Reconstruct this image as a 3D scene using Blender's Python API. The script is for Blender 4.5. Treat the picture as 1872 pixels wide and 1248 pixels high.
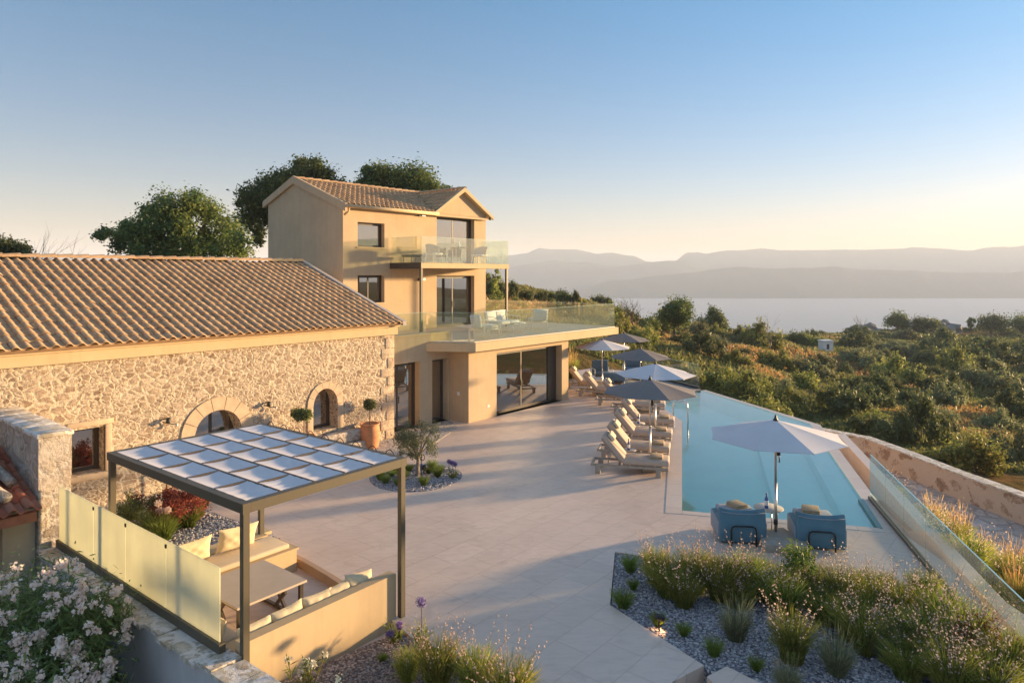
import bpy, bmesh, math, random
import numpy as np
from mathutils import Vector, Matrix
R = math.radians
for o in list(bpy.data.objects): bpy.data.objects.remove(o)
scene = bpy.context.scene
COL = scene.collection
random.seed(7); rng = np.random.default_rng(7)

# ------------------------------------------------------------------ camera
cam_d = bpy.data.cameras.new('camera'); cam = bpy.data.objects.new('camera', cam_d); COL.objects.link(cam)
cam.location = (0, 0, 5.4); cam.rotation_euler = (R(90), 0, 0)
cam_d.sensor_width = 36; cam_d.lens = 24; cam_d.shift_y = -124/1872
cam_d.clip_start = 0.1; cam_d.clip_end = 60000
scene.camera = cam

# ------------------------------------------------------------------ sky, sun, exposure
HAZE = 2.7e-4
SUN_EL, SUN_AZ = 5.8, 25.0          # azimuth counter-clockwise from +X
w = bpy.data.worlds.new('World'); scene.world = w; w.use_nodes = True
nt = w.node_tree; nt.nodes.clear()
wo = nt.nodes.new('ShaderNodeOutputWorld'); bg = nt.nodes.new('ShaderNodeBackground')
sky = nt.nodes.new('ShaderNodeTexSky'); sky.sky_type = 'NISHITA'; sky.sun_disc = False
sky.sun_elevation = R(SUN_EL); sky.sun_rotation = R(90-SUN_AZ)
sky.altitude = 100; sky.air_density = 1.0; sky.dust_density = 0.35; sky.ozone_density = 2.2
bg.inputs['Strength'].default_value = 0.10
hs_ = nt.nodes.new('ShaderNodeHueSaturation'); hs_.inputs['Saturation'].default_value = 1.0; hs_.inputs['Value'].default_value = .95
nt.links.new(sky.outputs[0], hs_.inputs['Color'])
# deeper blue above the low morning haze; out-of-view zenith raised to add fill light
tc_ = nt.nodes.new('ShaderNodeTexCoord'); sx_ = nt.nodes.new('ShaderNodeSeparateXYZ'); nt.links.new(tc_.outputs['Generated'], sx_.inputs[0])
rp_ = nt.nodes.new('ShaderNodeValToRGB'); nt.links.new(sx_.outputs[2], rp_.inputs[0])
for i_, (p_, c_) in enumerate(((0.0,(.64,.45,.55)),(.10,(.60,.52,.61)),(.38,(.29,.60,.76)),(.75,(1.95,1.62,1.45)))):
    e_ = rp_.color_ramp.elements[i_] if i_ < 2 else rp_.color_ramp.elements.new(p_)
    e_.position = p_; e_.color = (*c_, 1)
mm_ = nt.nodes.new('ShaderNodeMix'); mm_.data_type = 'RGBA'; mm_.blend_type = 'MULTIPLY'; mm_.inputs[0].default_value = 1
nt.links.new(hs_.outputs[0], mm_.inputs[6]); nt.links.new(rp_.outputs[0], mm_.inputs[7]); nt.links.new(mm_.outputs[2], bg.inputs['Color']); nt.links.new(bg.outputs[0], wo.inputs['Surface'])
sl = bpy.data.lights.new('sun', 'SUN'); sl.energy = 5.0; sl.angle = R(2.6); sl.color = (1.0, 0.67, 0.34)
sun = bpy.data.objects.new('sun', sl); COL.objects.link(sun)
sd = Vector((math.cos(R(SUN_EL))*math.cos(R(SUN_AZ)), math.cos(R(SUN_EL))*math.sin(R(SUN_AZ)), math.sin(R(SUN_EL))))
sun.rotation_euler = sd.to_track_quat('Z', 'Y').to_euler(); sun.location = sd*60
vs = scene.view_settings; vs.view_transform = 'Standard'; vs.look = 'None'; vs.gamma = 1; vs.exposure = 2.03
scene.render.resolution_x = 1024; scene.render.resolution_y = 682
scene.cycles.max_bounces = 10; scene.cycles.transparent_max_bounces = 24
scene.cycles.volume_bounces = 1; scene.cycles.sample_clamp_indirect = 6

# ------------------------------------------------------------------ frames
S0 = Vector((-3.90, 22.46, 0)); TH = math.atan2(.764, .645)
UU = Vector((math.cos(TH), math.sin(TH), 0)); VV = Vector((-math.sin(TH), math.cos(TH), 0))
def HW(a, b, z=0): return S0 + UU*a + VV*b + Vector((0, 0, z))
def G(px, py, z=0):                      # point of the plane at height z seen at that pixel of the photo
    D = (5.4-z)*1248/(py-500); return Vector(((px-936)/1248*D, D, z))
def AT(px, D, z=0): return Vector(((px-936)/1248*D, D, z))

# ------------------------------------------------------------------ helpers: objects
def tag(o, label=None, cat=None, group=None, kind=None):
    if label: o['label'] = label
    if cat: o['category'] = cat
    if group: o['group'] = group
    if kind: o['kind'] = kind
    return o
def thing(name, label, cat, loc=(0, 0, 0), rz=0, group=None, rx=0, ry=0):
    o = bpy.data.objects.new(name, None); COL.objects.link(o); o.empty_display_size = .2
    o.location = loc; o.rotation_euler = (rx, ry, rz)
    return tag(o, label, cat, group)
KIDS = {}
def adopt(c, p):
    c.parent = p; KIDS.setdefault(p.name, []).append(c)
def copy_tree(o, parent=None):
    c = o.copy(); COL.objects.link(c)
    if parent: adopt(c, parent)
    for ch in KIDS.get(o.name, []): copy_tree(ch, c)
    return c
USED = set()
def place(proto, loc, rz=0, label=None, group=None, sc=None):
    """first use moves the prototype itself, later uses copy it with its parts"""
    if proto.name in USED: o = copy_tree(proto)
    else: USED.add(proto.name); o = proto
    o.location = loc; o.rotation_euler = (0, 0, rz)
    if sc is not None: o.scale = (sc, sc, sc) if not hasattr(sc, '__len__') else sc
    if label: o['label'] = label
    if group: o['group'] = group
    elif 'group' in o.keys() and o is not proto: del o['group']
    return o

class MB:
    def __init__(s): s.v = []; s.f = []; s.sm = []
    def add(s, vs, fs, M=None, smooth=False):
        n = len(s.v)
        s.v += [tuple(M @ Vector(v)) if M is not None else tuple(v) for v in vs]
        s.f += [tuple(n+i for i in f) for f in fs]; s.sm += [smooth]*len(fs); return s
    def box(s, x0, x1, y0, y1, z0, z1, M=None):
        vs = [(x0,y0,z0),(x1,y0,z0),(x1,y1,z0),(x0,y1,z0),(x0,y0,z1),(x1,y0,z1),(x1,y1,z1),(x0,y1,z1)]
        return s.add(vs, [(0,3,2,1),(4,5,6,7),(0,1,5,4),(1,2,6,5),(2,3,7,6),(3,0,4,7)], M)
    def prism(s, poly, z0, z1, M=None):
        n = len(poly); vs = [(p[0],p[1],z0) for p in poly]+[(p[0],p[1],z1) for p in poly]
        fs = [tuple(reversed(range(n))), tuple(range(n,2*n))]+[(i,(i+1)%n,n+(i+1)%n,n+i) for i in range(n)]
        return s.add(vs, fs, M)
    def prism_y(s, poly, y0, y1, M=None):          # poly in x,z extruded along y
        n = len(poly); vs = [(p[0],y0,p[1]) for p in poly]+[(p[0],y1,p[1]) for p in poly]
        fs = [tuple(range(n)), tuple(reversed(range(n,2*n)))]+[(i,n+i,n+(i+1)%n,(i+1)%n) for i in range(n)]
        return s.add(vs, fs, M)
    def prism_x(s, poly, x0, x1, M=None):          # poly in y,z extruded along x
        n = len(poly); vs = [(x0,p[0],p[1]) for p in poly]+[(x1,p[0],p[1]) for p in poly]
        fs = [tuple(reversed(range(n))), tuple(range(n,2*n))]+[(i,(i+1)%n,n+(i+1)%n,n+i) for i in range(n)]
        return s.add(vs, fs, M)
    def tube(s, pts, r, k=8, M=None, cap=True):
        pts = [Vector(p) for p in pts]; n = len(pts)
        rs = r if hasattr(r, '__len__') else [r]*n
        vs = []; up = Vector((0,0,1)); prev = None
        for i, p in enumerate(pts):
            t = (pts[min(i+1,n-1)]-pts[max(i-1,0)]).normalized()
            if prev is None:
                a = t.cross(up)
                if a.length < 1e-3: a = t.cross(Vector((1,0,0)))
            else: a = prev - t*prev.dot(t)
            a.normalize(); b = t.cross(a); prev = a
            for j in range(k):
                an = 2*math.pi*j/k; vs.append(p+(a*math.cos(an)+b*math.sin(an))*rs[i])
        fs = [(i*k+j, i*k+(j+1)%k, (i+1)*k+(j+1)%k, (i+1)*k+j) for i in range(n-1) for j in range(k)]
        if cap: fs += [tuple(reversed(range(k))), tuple(range((n-1)*k, n*k))]
        return s.add(vs, fs, M, True)
    def lathe(s, prof, k=20, M=None):
        vs = [(r*math.cos(2*math.pi*j/k), r*math.sin(2*math.pi*j/k), z) for r, z in prof for j in range(k)]
        fs = [(i*k+j, i*k+(j+1)%k, (i+1)*k+(j+1)%k, (i+1)*k+j) for i in range(len(prof)-1) for j in range(k)]
        n = len(prof); fs += [tuple(reversed(range(k))), tuple(range((n-1)*k, n*k))]
        return s.add(vs, fs, M, True)
    def rbox(s, x0, x1, y0, y1, z0, z1, r=.03, M=None, seg=2):
        bm = bmesh.new(); bmesh.ops.create_cube(bm, size=1)
        for v in bm.verts: v.co = Vector((x0+(v.co.x+.5)*(x1-x0), y0+(v.co.y+.5)*(y1-y0), z0+(v.co.z+.5)*(z1-z0)))
        bmesh.ops.bevel(bm, geom=bm.edges[:], offset=r, segments=seg, profile=.5, affect='EDGES')
        bm.verts.index_update(); s.add([v.co.copy() for v in bm.verts], [[v.index for v in f.verts] for f in bm.faces], M, True); bm.free(); return s
    def pillow(s, w, h, t, M=None, n=12, pinch=.10, wr=0.012):   # lies in x (w) z (h), thickness y
        vs = []; ph = random.random()*6
        for side in (1, -1):
            for i in range(n+1):
                for j in range(n+1):
                    x = -1+2*i/n; z = -1+2*j/n
                    th = t/2*((1-x**4)*(1-z**4))**.55
                    px = x*w/2*(1-pinch*(1-z*z)); pz = z*h/2*(1-pinch*(1-x*x))
                    e = wr*math.sin(9*x+ph)*math.sin(7*z+2*ph)*(1-x*x)*(1-z*z)+wr*.8*math.sin(26*x+ph)*abs(z)**3*(1-x**4)
                    vs.append((px, side*(th+e), pz))
        m = (n+1)**2; fs = []
        for i in range(n):
            for j in range(n):
                a = i*(n+1)+j; q = (a, a+n+1, a+n+2, a+1); fs.append(tuple(reversed(q))); fs.append(tuple(m+k for k in q))
        return s.add(vs, fs, M, True)
    def build(s, name, mat, parent=None, loc=None, rz=0):
        me = bpy.data.meshes.new(name); me.from_pydata(s.v, [], s.f); me.update()
        me.polygons.foreach_set('use_smooth', s.sm)
        if mat: me.materials.append(mat)
        o = bpy.data.objects.new(name, me); COL.objects.link(o)
        if loc is not None: o.location = loc
        o.rotation_euler = (0, 0, rz)
        if parent: adopt(o, parent)
        return o
def T(x, y, z, rz=0, rx=0, ry=0): return Matrix.Translation((x,y,z)) @ Matrix.Rotation(rz,4,'Z') @ Matrix.Rotation(ry,4,'Y') @ Matrix.Rotation(rx,4,'X')

# ------------------------------------------------------------------ helpers: materials
def newmat(name):
    m = bpy.data.materials.new(name); m.use_nodes = True; t = m.node_tree; t.nodes.clear()
    out = t.nodes.new('ShaderNodeOutputMaterial'); b = t.nodes.new('ShaderNodeBsdfPrincipled'); t.links.new(b.outputs[0], out.inputs['Surface'])
    return m, t, b, out
def N(t, typ, **k):
    n = t.nodes.new(typ)
    for a, v in k.items():
        if a in n.inputs: n.inputs[a].default_value = v
        else: setattr(n, a, v)
    return n
def L(t, a, b): t.links.new(a, b)
def coords(t, scale=(1,1,1), rot=0, space='Object'):
    c = N(t, 'ShaderNodeTexCoord'); mp = N(t, 'ShaderNodeMapping'); mp.inputs['Scale'].default_value = scale; mp.inputs['Rotation'].default_value = (0,0,rot)
    L(t, c.outputs[space], mp.inputs[0]); return mp.outputs[0]
def wcoords(t, scale=(1,1,1), rot=0):
    c = N(t, 'ShaderNodeNewGeometry'); mp = N(t, 'ShaderNodeMapping'); mp.inputs['Scale'].default_value = scale; mp.inputs['Rotation'].default_value = (0,0,rot)
    L(t, c.outputs['Position'], mp.inputs[0]); return mp.outputs[0]
def ramp(t, fac, stops, interp='LINEAR'):
    r = N(t, 'ShaderNodeValToRGB'); e = r.color_ramp.elements; r.color_ramp.interpolation = interp
    while len(e) < len(stops): e.new(.5)
    for x, (p, c) in zip(e, stops): x.position = p; x.color = (c[0],c[1],c[2],1) if hasattr(c,'__len__') else (c,c,c,1)
    L(t, fac, r.inputs[0]); return r.outputs[0]
def noise(t, vec, scale, detail=4, rough=.55, out='Fac', dist=0):
    n = N(t, 'ShaderNodeTexNoise'); n.inputs['Scale'].default_value = scale; n.inputs['Detail'].default_value = detail; n.inputs['Roughness'].default_value = rough; n.inputs['Distortion'].default_value = dist
    L(t, vec, n.inputs['Vector']); return n.outputs[out]
def mix(t, fac, a, b, mode='MIX'):
    m = N(t, 'ShaderNodeMix', data_type='RGBA', blend_type=mode)
    for s, v in ((0, fac), (6, a), (7, b)):
        if hasattr(v, 'is_linked') or hasattr(v, 'links'): L(t, v, m.inputs[s])
        else: m.inputs[s].default_value = v if s == 0 else (v[0],v[1],v[2],1)
    return m.outputs[2]
def mth(t, op, a, b=0.0, clamp=False):
    m = N(t, 'ShaderNodeMath', operation=op); m.use_clamp = clamp
    for i, v in enumerate((a, b)):
        if hasattr(v, 'links'): L(t, v, m.inputs[i])
        else: m.inputs[i].default_value = v
    return m.outputs[0]
def bump(t, b, h, strength=.4, dist=.01):
    n = N(t, 'ShaderNodeBump'); n.inputs['Strength'].default_value = strength; n.inputs['Distance'].default_value = dist
    L(t, h, n.inputs['Height']); L(t, n.outputs[0], b.inputs['Normal'])
def simple(name, c, rough=.7, var=.12, scale=3, bumps=0, bscale=60, metal=0, spec=None, space='Object'):
    m, t, b, o = newmat(name); v = coords(t, space=space); f = noise(t, v, scale)
    lo = tuple(x*(1-var) for x in c); hi = tuple(min(1, x*(1+var)) for x in c)
    L(t, ramp(t, f, [(.3, lo), (.7, hi)]), b.inputs['Base Color'])
    b.inputs['Roughness'].default_value = rough; b.inputs['Metallic'].default_value = metal
    if spec is not None: b.inputs['Specular IOR Level'].default_value = spec
    if bumps: bump(t, b, noise(t, v, bscale, 3), bumps, .01)
    return m

def stone_mat(name, cols, mortar, sc=(3.0,3.0,4.6), mw=.06, bs=.9, soft=.05, mortar_patch=0.0):
    m, t, b, o = newmat(name); v0 = coords(t)
    d = N(t, 'ShaderNodeTexNoise'); d.inputs['Scale'].default_value = 2.2; d.inputs['Detail'].default_value = 3; L(t, v0, d.inputs['Vector'])
    dm = N(t, 'ShaderNodeMix', data_type='VECTOR'); dm.inputs[0].default_value = .16; L(t, v0, dm.inputs[4]); L(t, d.outputs['Color'], dm.inputs[5])
    def vor(scale, feat, rnd=.95):
        mp = N(t, 'ShaderNodeMapping'); mp.inputs['Scale'].default_value = scale; L(t, dm.outputs[1], mp.inputs[0])
        n = N(t, 'ShaderNodeTexVoronoi', feature=feat); n.inputs['Scale'].default_value = 1; n.inputs['Randomness'].default_value = rnd; L(t, mp.outputs[0], n.inputs['Vector']); return n
    big = tuple(x*.62 for x in sc)
    f1 = vor(sc, 'F1'); e1 = vor(sc, 'DISTANCE_TO_EDGE'); f2 = vor(big, 'F1'); e2 = vor(big, 'DISTANCE_TO_EDGE')
    sel = ramp(t, noise(t, v0, .9, 1), [(.50, 0), (.54, 1)])
    colr = mix(t, sel, f1.outputs['Color'], f2.outputs['Color'])
    e = mix(t, sel, e1.outputs['Distance'], e2.outputs['Distance'])
    sep = N(t, 'ShaderNodeSeparateColor'); L(t, colr, sep.inputs[0])
    n1 = noise(t, v0, 14, 6, .7); n2 = noise(t, v0, 45, 4, .7); n3 = noise(t, v0, 5, 5, .65)
    sc1 = ramp(t, sep.outputs[0], [(i/(len(cols)-1), c) for i, c in enumerate(cols)])
    sc2 = mix(t, ramp(t, n1, [(.42, 0), (.72, .75)]), sc1, tuple(x*.62 for x in cols[0]))
    sc3 = mix(t, ramp(t, n3, [(.48, 0), (.66, .75)]), sc2, mortar)
    ee = mth(t, 'ADD', e, mth(t, 'MULTIPLY', mth(t, 'SUBTRACT', n1, .5), .50))
    mm = ramp(t, ee, [(mw, 1), (mw+soft, 0)])
    mcol = mix(t, n2, tuple(x*.82 for x in mortar), tuple(min(1,x*1.12) for x in mortar))
    L(t, mix(t, mm, sc3, mcol), b.inputs['Base Color']); b.inputs['Roughness'].default_value = .9; b.inputs['Specular IOR Level'].default_value = .15
    h = mth(t, 'ADD', ramp(t, ee, [(0, 0), (mw+.12, 1)]), mth(t, 'ADD', mth(t, 'MULTIPLY', n1, 1.0), mth(t, 'MULTIPLY', n2, .45)))
    bump(t, b, h, bs, .03); return m

def leafmat(name, c1, c2, c3=None, trans=.35, rough=.6):
    m, t, b, out = newmat(name)
    a = N(t, 'ShaderNodeAttribute', attribute_name='tint'); oi = N(t, 'ShaderNodeObjectInfo')
    st = [(0, c1), (.6, c2), (1, c3 or c2)] if name != 'hillside_scrub' else [(0, c1), (.34, (.16,.15,.05)), (.52, c2), (.72, (.36,.20,.09)), (1, c3)]
    colr = ramp(t, a.outputs['Fac'], st)
    hs = N(t, 'ShaderNodeHueSaturation'); L(t, colr, hs.inputs['Color'])
    L(t, mth(t, 'ADD', mth(t, 'MULTIPLY', oi.outputs['Random'], .5), .75), hs.inputs['Value'])
    L(t, mth(t, 'ADD', mth(t, 'MULTIPLY', oi.outputs['Random'], .035), .4825), hs.inputs['Hue'])
    L(t, hs.outputs[0], b.inputs['Base Color']); b.inputs['Roughness'].default_value = rough; b.inputs['Specular IOR Level'].default_value = .25
    tr = N(t, 'ShaderNodeBsdfTranslucent'); L(t, hs.outputs[0], tr.inputs[0])
    mx = N(t, 'ShaderNodeMixShader'); mx.inputs[0].default_value = trans
    L(t, b.outputs[0], mx.inputs[1]); L(t, tr.outputs[0], mx.inputs[2]); L(t, mx.outputs[0], out.inputs['Surface'])
    return m
def glassmat(name, tint=(.86,.93,.9), refl=1.0, rough=0.0, base=.04, film=0.0):
    m = bpy.data.materials.new(name); m.use_nodes = True; t = m.node_tree; t.nodes.clear()
    out = N(t, 'ShaderNodeOutputMaterial'); tr = N(t, 'ShaderNodeBsdfTransparent'); tr.inputs[0].default_value = (*tint,1)
    gl = N(t, 'ShaderNodeBsdfGlossy'); gl.inputs['Roughness'].default_value = rough; gl.inputs[0].default_value = (1,1,1,1)
    fr = N(t, 'ShaderNodeFresnel'); fr.inputs['IOR'].default_value = 1.5
    gm = N(t, 'ShaderNodeNewGeometry'); mx = N(t, 'ShaderNodeMixShader'); L(t, mth(t, 'MULTIPLY', mth(t, 'ADD', mth(t, 'MULTIPLY', fr.outputs[0], refl), base, True), mth(t, 'SUBTRACT', 1.0, gm.outputs['Backfacing'])), mx.inputs[0])
    L(t, tr.outputs[0], mx.inputs[1]); L(t, gl.outputs[0], mx.inputs[2])
    df = N(t, 'ShaderNodeBsdfDiffuse'); df.inputs[0].default_value = (.62,.70,.55,1); m2 = N(t, 'ShaderNodeMixShader'); m2.inputs[0].default_value = film
    L(t, mx.outputs[0], m2.inputs[1]); L(t, df.outputs[0], m2.inputs[2]); L(t, m2.outputs[0], out.inputs['Surface']); return m

M = {}
M['facade'] = stone_mat('rubble_limestone', [(.23,.155,.11),(.38,.28,.195),(.50,.40,.30),(.30,.215,.155),(.58,.48,.37)], (.68,.575,.44), sc=(7.4,7.4,13), mw=.07, bs=1.0, soft=.10)
M['oldstone'] = stone_mat('old_wall_stone', [(.36,.30,.25),(.50,.42,.34),(.58,.52,.45)], (.62,.56,.50), sc=(2.6,2.6,3.6), mw=.05)
M['capstone'] = stone_mat('capping_stone', [(.42,.35,.26),(.52,.45,.34),(.60,.53,.42)], (.72,.67,.61), sc=(3.4,3.4,3.4), mw=.05, bs=.5)
M['yellowwall'] = stone_mat('ochre_rendered_stone', [(.32,.20,.13),(.46,.31,.21),(.54,.40,.28)], (.60,.46,.34), sc=(1.8,1.8,2.6), mw=.17, soft=.03, bs=.45)
M['dressed'] = simple('dressed_stone', (.50,.38,.26), .85, .14, 5, .35, 40)
def plaster(name, c, var=.07):
    m, t, b, o = newmat(name); v = coords(t); f = noise(t, v, .8, 6, .6); f2 = noise(t, v, 7, 5, .6)
    a = mix(t, ramp(t, f, [(.35,0),(.65,1)]), tuple(x*(1-var) for x in c), tuple(x*(1+var) for x in c))
    a = mix(t, ramp(t, f2, [(.4,0),(.7,.35)]), a, tuple(x*.88 for x in c)); st = noise(t, coords(t, (3.2,3.2,.22)), 2.0, 5, .7); L(t, mix(t, ramp(t, st, [(.50,0),(.78,.45)]), a, tuple(x*.74 for x in c)), b.inputs['Base Color'])
    b.inputs['Roughness'].default_value = .88; b.inputs['Specular IOR Level'].default_value = .2; bump(t, b, noise(t, v, 90, 3), .18, .004); return m
M['plaster'] = plaster('beige_render', (.50,.38,.245))
M['cornice'] = plaster('cornice_render', (.56,.43,.26), .04)
M['oldplaster'] = plaster('old_plaster', (.58,.50,.36), .2)
M['greyrender'] = plaster('grey_cement_render', (.46,.45,.45), .16)
M['benchrender'] = plaster('cream_bench_render', (.52,.395,.24), .03)
def tile_mat(name, cols):
    m, t, b, o = newmat(name)
    a = N(t, 'ShaderNodeAttribute', attribute_name='tint'); v = coords(t); f = noise(t, v, 9, 5, .65)
    c = ramp(t, a.outputs['Fac'], [(i/(len(cols)-1), x) for i, x in enumerate(cols)])
    L(t, mix(t, ramp(t, f, [(.42,0),(.72,.5)]), c, (.20,.13,.08)), b.inputs['Base Color'])
    b.inputs['Roughness'].default_value = .85; b.inputs['Specular IOR Level'].default_value = .2; bump(t, b, noise(t, v, 50, 3), .2, .01); return m
M['tile'] = tile_mat('clay_roof_tile', [(.42,.265,.15),(.50,.33,.19),(.56,.375,.215),(.46,.32,.195)])
M['oldtile'] = tile_mat('old_red_roof_tile', [(.30,.08,.05),(.38,.12,.07),(.33,.15,.10)])
M['frame'] = simple('dark_bronze_frame', (.055,.043,.034), .45, .1)
M['bronze'] = simple('bronze_powder_coat', (.095,.08,.052), .5, .06, 2)
M['steel'] = simple('steel', (.72,.72,.72), .16, .03, 3, metal=1)
M['alu'] = simple('brushed_aluminium', (.62,.60,.58), .32, .05, 3, metal=1)
M['black'] = simple('black_metal', (.015,.015,.017), .5, .1)
M['wood_dark'] = simple('dark_timber', (.10,.06,.04), .7, .3, 6)
M['wood_grey'] = simple('weathered_teak', (.36,.30,.24), .75, .18, 9)
M['beamwood'] = simple('reddish_timber_beam', (.34,.13,.07), .75, .2, 6)
M['cushion'] = simple('sand_cushion_fabric', (.52,.43,.31), .95, .05, 4, .25, 220)
M['pillow'] = simple('sand_pillow_fabric', (.62,.52,.34), .95, .05, 4, .25, 200)
M['lounger'] = simple('taupe_mattress_fabric', (.46,.37,.30), .95, .05, 4, .25, 220)
M['head_pillow'] = simple('cream_pillow_fabric', (.66,.55,.40), .95, .05, 4, .2, 220)
M['towel'] = simple('tan_towel', (.44,.32,.20), 1, .12, 14, .5, 160)
M['bluebag'] = simple('blue_outdoor_fabric', (.095,.20,.26), .85, .10, 3, .9, 7)
M['bluebag2'] = simple('pale_blue_grey_fabric', (.30,.33,.38), .9, .08, 3, .3, 180)
M['navy'] = simple('blue_armchair_fabric', (.09,.16,.24), .9, .08, 3, .2, 180)
M['whitefab'] = simple('white_cushion_fabric', (.70,.68,.66), .95, .04, 4, .15, 200)
M['white'] = simple('white_metal', (.72,.71,.70), .5, .03)
M['table'] = simple('stone_grey_table_top', (.50,.43,.36), .5, .05, 5)
M['terracotta'] = simple('terracotta', (.50,.22,.10), .8, .18, 4, .3, 40)
M['bark'] = simple('bark', (.15,.11,.08), .95, .3, 12, .8, 30)
M['greybark'] = simple('pale_bark', (.26,.21,.17), .95, .25, 12, .6, 30)
M['concrete'] = simple('parasol_base_stone', (.36,.32,.27), .85, .12, 8, .2, 60)
M['bottle'] = simple('blue_water_bottle', (.05,.09,.30), .15, .1)
M['label'] = simple('bottle_label', (.75,.73,.75), .5, .03)
M['curtain'] = simple('sheer_curtain', (.62,.58,.52), .9, .1, 6)
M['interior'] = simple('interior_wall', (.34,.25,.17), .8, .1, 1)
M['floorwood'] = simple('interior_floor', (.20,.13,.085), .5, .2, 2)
def cloth_mat(name, c, tr=.3):
    m, t, b, out = newmat(name); v = coords(t)
    colr = ramp(t, noise(t, v, 2, 4), [(.3, tuple(x*.95 for x in c)), (.7, tuple(min(1,x*1.04) for x in c))])
    L(t, colr, b.inputs['Base Color']); b.inputs['Roughness'].default_value = .9; bump(t, b, noise(t, v, 25, 4), .06, .02)
    tb = N(t, 'ShaderNodeBsdfTranslucent'); L(t, colr, tb.inputs[0]); mx = N(t, 'ShaderNodeMixShader'); mx.inputs[0].default_value = tr
    L(t, b.outputs[0], mx.inputs[1]); L(t, tb.outputs[0], mx.inputs[2]); L(t, mx.outputs[0], out.inputs['Surface']); return m
M['canopy_white'] = cloth_mat('white_parasol_cloth', (.66,.64,.65), .16)
M['canopy_taupe'] = cloth_mat('taupe_parasol_cloth', (.205,.18,.17), .12)
M['pergola_cloth'] = cloth_mat('pergola_cloth', (.72,.69,.70), .22)
M['frost'] = cloth_mat('frosted_glass', (.80,.80,.64), .5)
t = M['frost'].node_tree; fn = noise(t, coords(t, (3,3,.5)), 2.0, 5, .65); pb_ = t.nodes['Principled BSDF']; lk = pb_.inputs['Base Color'].links[0].from_socket
cc = mix(t, ramp(t, fn, [(.45,0),(.75,.55)]), lk, (.62,.60,.46)); L(t, cc, pb_.inputs['Base Color'])
M['frost'].node_tree.nodes['Principled BSDF'].inputs['Roughness'].default_value = .35
M['glass'] = glassmat('balustrade_glass', (.90,.945,.90), 1.0, base=.14, film=.055)
M['winglass'] = glassmat('window_glass', (.60,.60,.58), 1.3, base=.32)
# paving
m, t, b, o = newmat('limestone_paving'); v = wcoords(t, (1,1,1), -TH)
bt = N(t, 'ShaderNodeTexBrick'); L(t, v, bt.inputs['Vector']); bt.offset = .5; bt.offset_frequency = 2
for k_, v_ in (('Scale',1.0),('Mortar Size',.010),('Mortar Smooth',.3),('Brick Width',.9),('Row Height',.6),('Bias',0)): bt.inputs[k_].default_value = v_
bt.inputs['Color1'].default_value = (.55,.43,.355,1); bt.inputs['Color2'].default_value = (.62,.49,.405,1); bt.inputs['Mortar'].default_value = (.40,.30,.245,1)
n1 = noise(t, v, 1.3, 6, .6); n2 = noise(t, wcoords(t, (1,3.5,1), -TH), 3.0, 6, .65); n3 = noise(t, v, .25, 3)
c = mix(t, ramp(t, n1, [(.35,0),(.7,.6)]), bt.outputs['Color'], (.70,.56,.46)); c = mix(t, ramp(t, n2, [(.45,0),(.75,.55)]), c, (.42,.325,.26)); c = mix(t, ramp(t, n3, [(.4,0),(.7,.35)]), c, (.62,.47,.36))
n4 = noise(t, wcoords(t), .9, 8, .72, dist=1.2); c = mix(t, ramp(t, n4, [(.56,0),(.72,.5)]), c, (.36,.275,.22)); n5 = noise(t, wcoords(t), 22, 4, .7); c = mix(t, ramp(t, n5, [(.60,0),(.75,.45)]), c, (.34,.27,.225))
L(t, c, b.inputs['Base Color']); L(t, ramp(t, n1, [(.3,.42),(.7,.62)]), b.inputs['Roughness']); b.inputs['Specular IOR Level'].default_value = .45
bump(t, b, mth(t, 'SUBTRACT', mth(t,'MULTIPLY', n2, .5), bt.outputs['Fac']), .35, .004); M['paving'] = m
m, t, b, o = newmat('coping_stone'); v = wcoords(t, (1,1,1), R(14)); bt = N(t, 'ShaderNodeTexBrick'); L(t, v, bt.inputs['Vector']); bt.offset = 0
for k_, v_ in (('Scale',1.0),('Mortar Size',.006),('Brick Width',1.2),('Row Height',.9)): bt.inputs[k_].default_value = v_
bt.inputs['Color1'].default_value = (.58,.47,.39,1); bt.inputs['Color2'].default_value = (.64,.53,.44,1); bt.inputs['Mortar'].default_value = (.3,.24,.2,1)
L(t, mix(t, ramp(t, noise(t, v, 5, 5), [(.4,0),(.7,.4)]), bt.outputs['Color'], (.52,.42,.34)), b.inputs['Base Color']); b.inputs['Roughness'].default_value = .5; M['coping'] = m
# gravels
def gravel(name, cols, sc=26):
    m, t, b, o = newmat(name); v = wcoords(t)
    n = N(t, 'ShaderNodeTexVoronoi', feature='F1'); n.inputs['Scale'].default_value = sc; L(t, v, n.inputs['Vector'])
    s = N(t, 'ShaderNodeSeparateColor'); L(t, n.outputs['Color'], s.inputs[0])
    c = ramp(t, s.outputs[0], [(i/(len(cols)-1), x) for i, x in enumerate(cols)], 'CONSTANT')
    d = mth(t, 'MULTIPLY', n.outputs['Distance'], 1.2)
    L(t, mix(t, ramp(t, d, [(.5,0),(.95,.8)]), c, (.03,.03,.03)), b.inputs['Base Color']); b.inputs['Roughness'].default_value = .8
    bump(t, b, mth(t, 'SUBTRACT', 1.0, n.outputs['Distance']), 1.0, .02); return m
M['gravel'] = gravel('grey_pebbles', [(.20,.19,.21),(.32,.30,.32),(.45,.42,.42),(.14,.13,.15),(.58,.54,.53),(.25,.23,.25)])
M['gravel_brown'] = gravel('brown_pebbles', [(.16,.12,.11),(.26,.20,.18),(.36,.30,.27),(.09,.07,.07),(.20,.15,.14)], 30)
M['gravel_white'] = gravel('white_pebbles', [(.52,.47,.41),(.62,.56,.50),(.44,.39,.34),(.68,.62,.56)], 24)
M['pebble'] = simple('pebble_stone', (.24,.22,.225), .8, .5, 1.5, space='Object')
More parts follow.
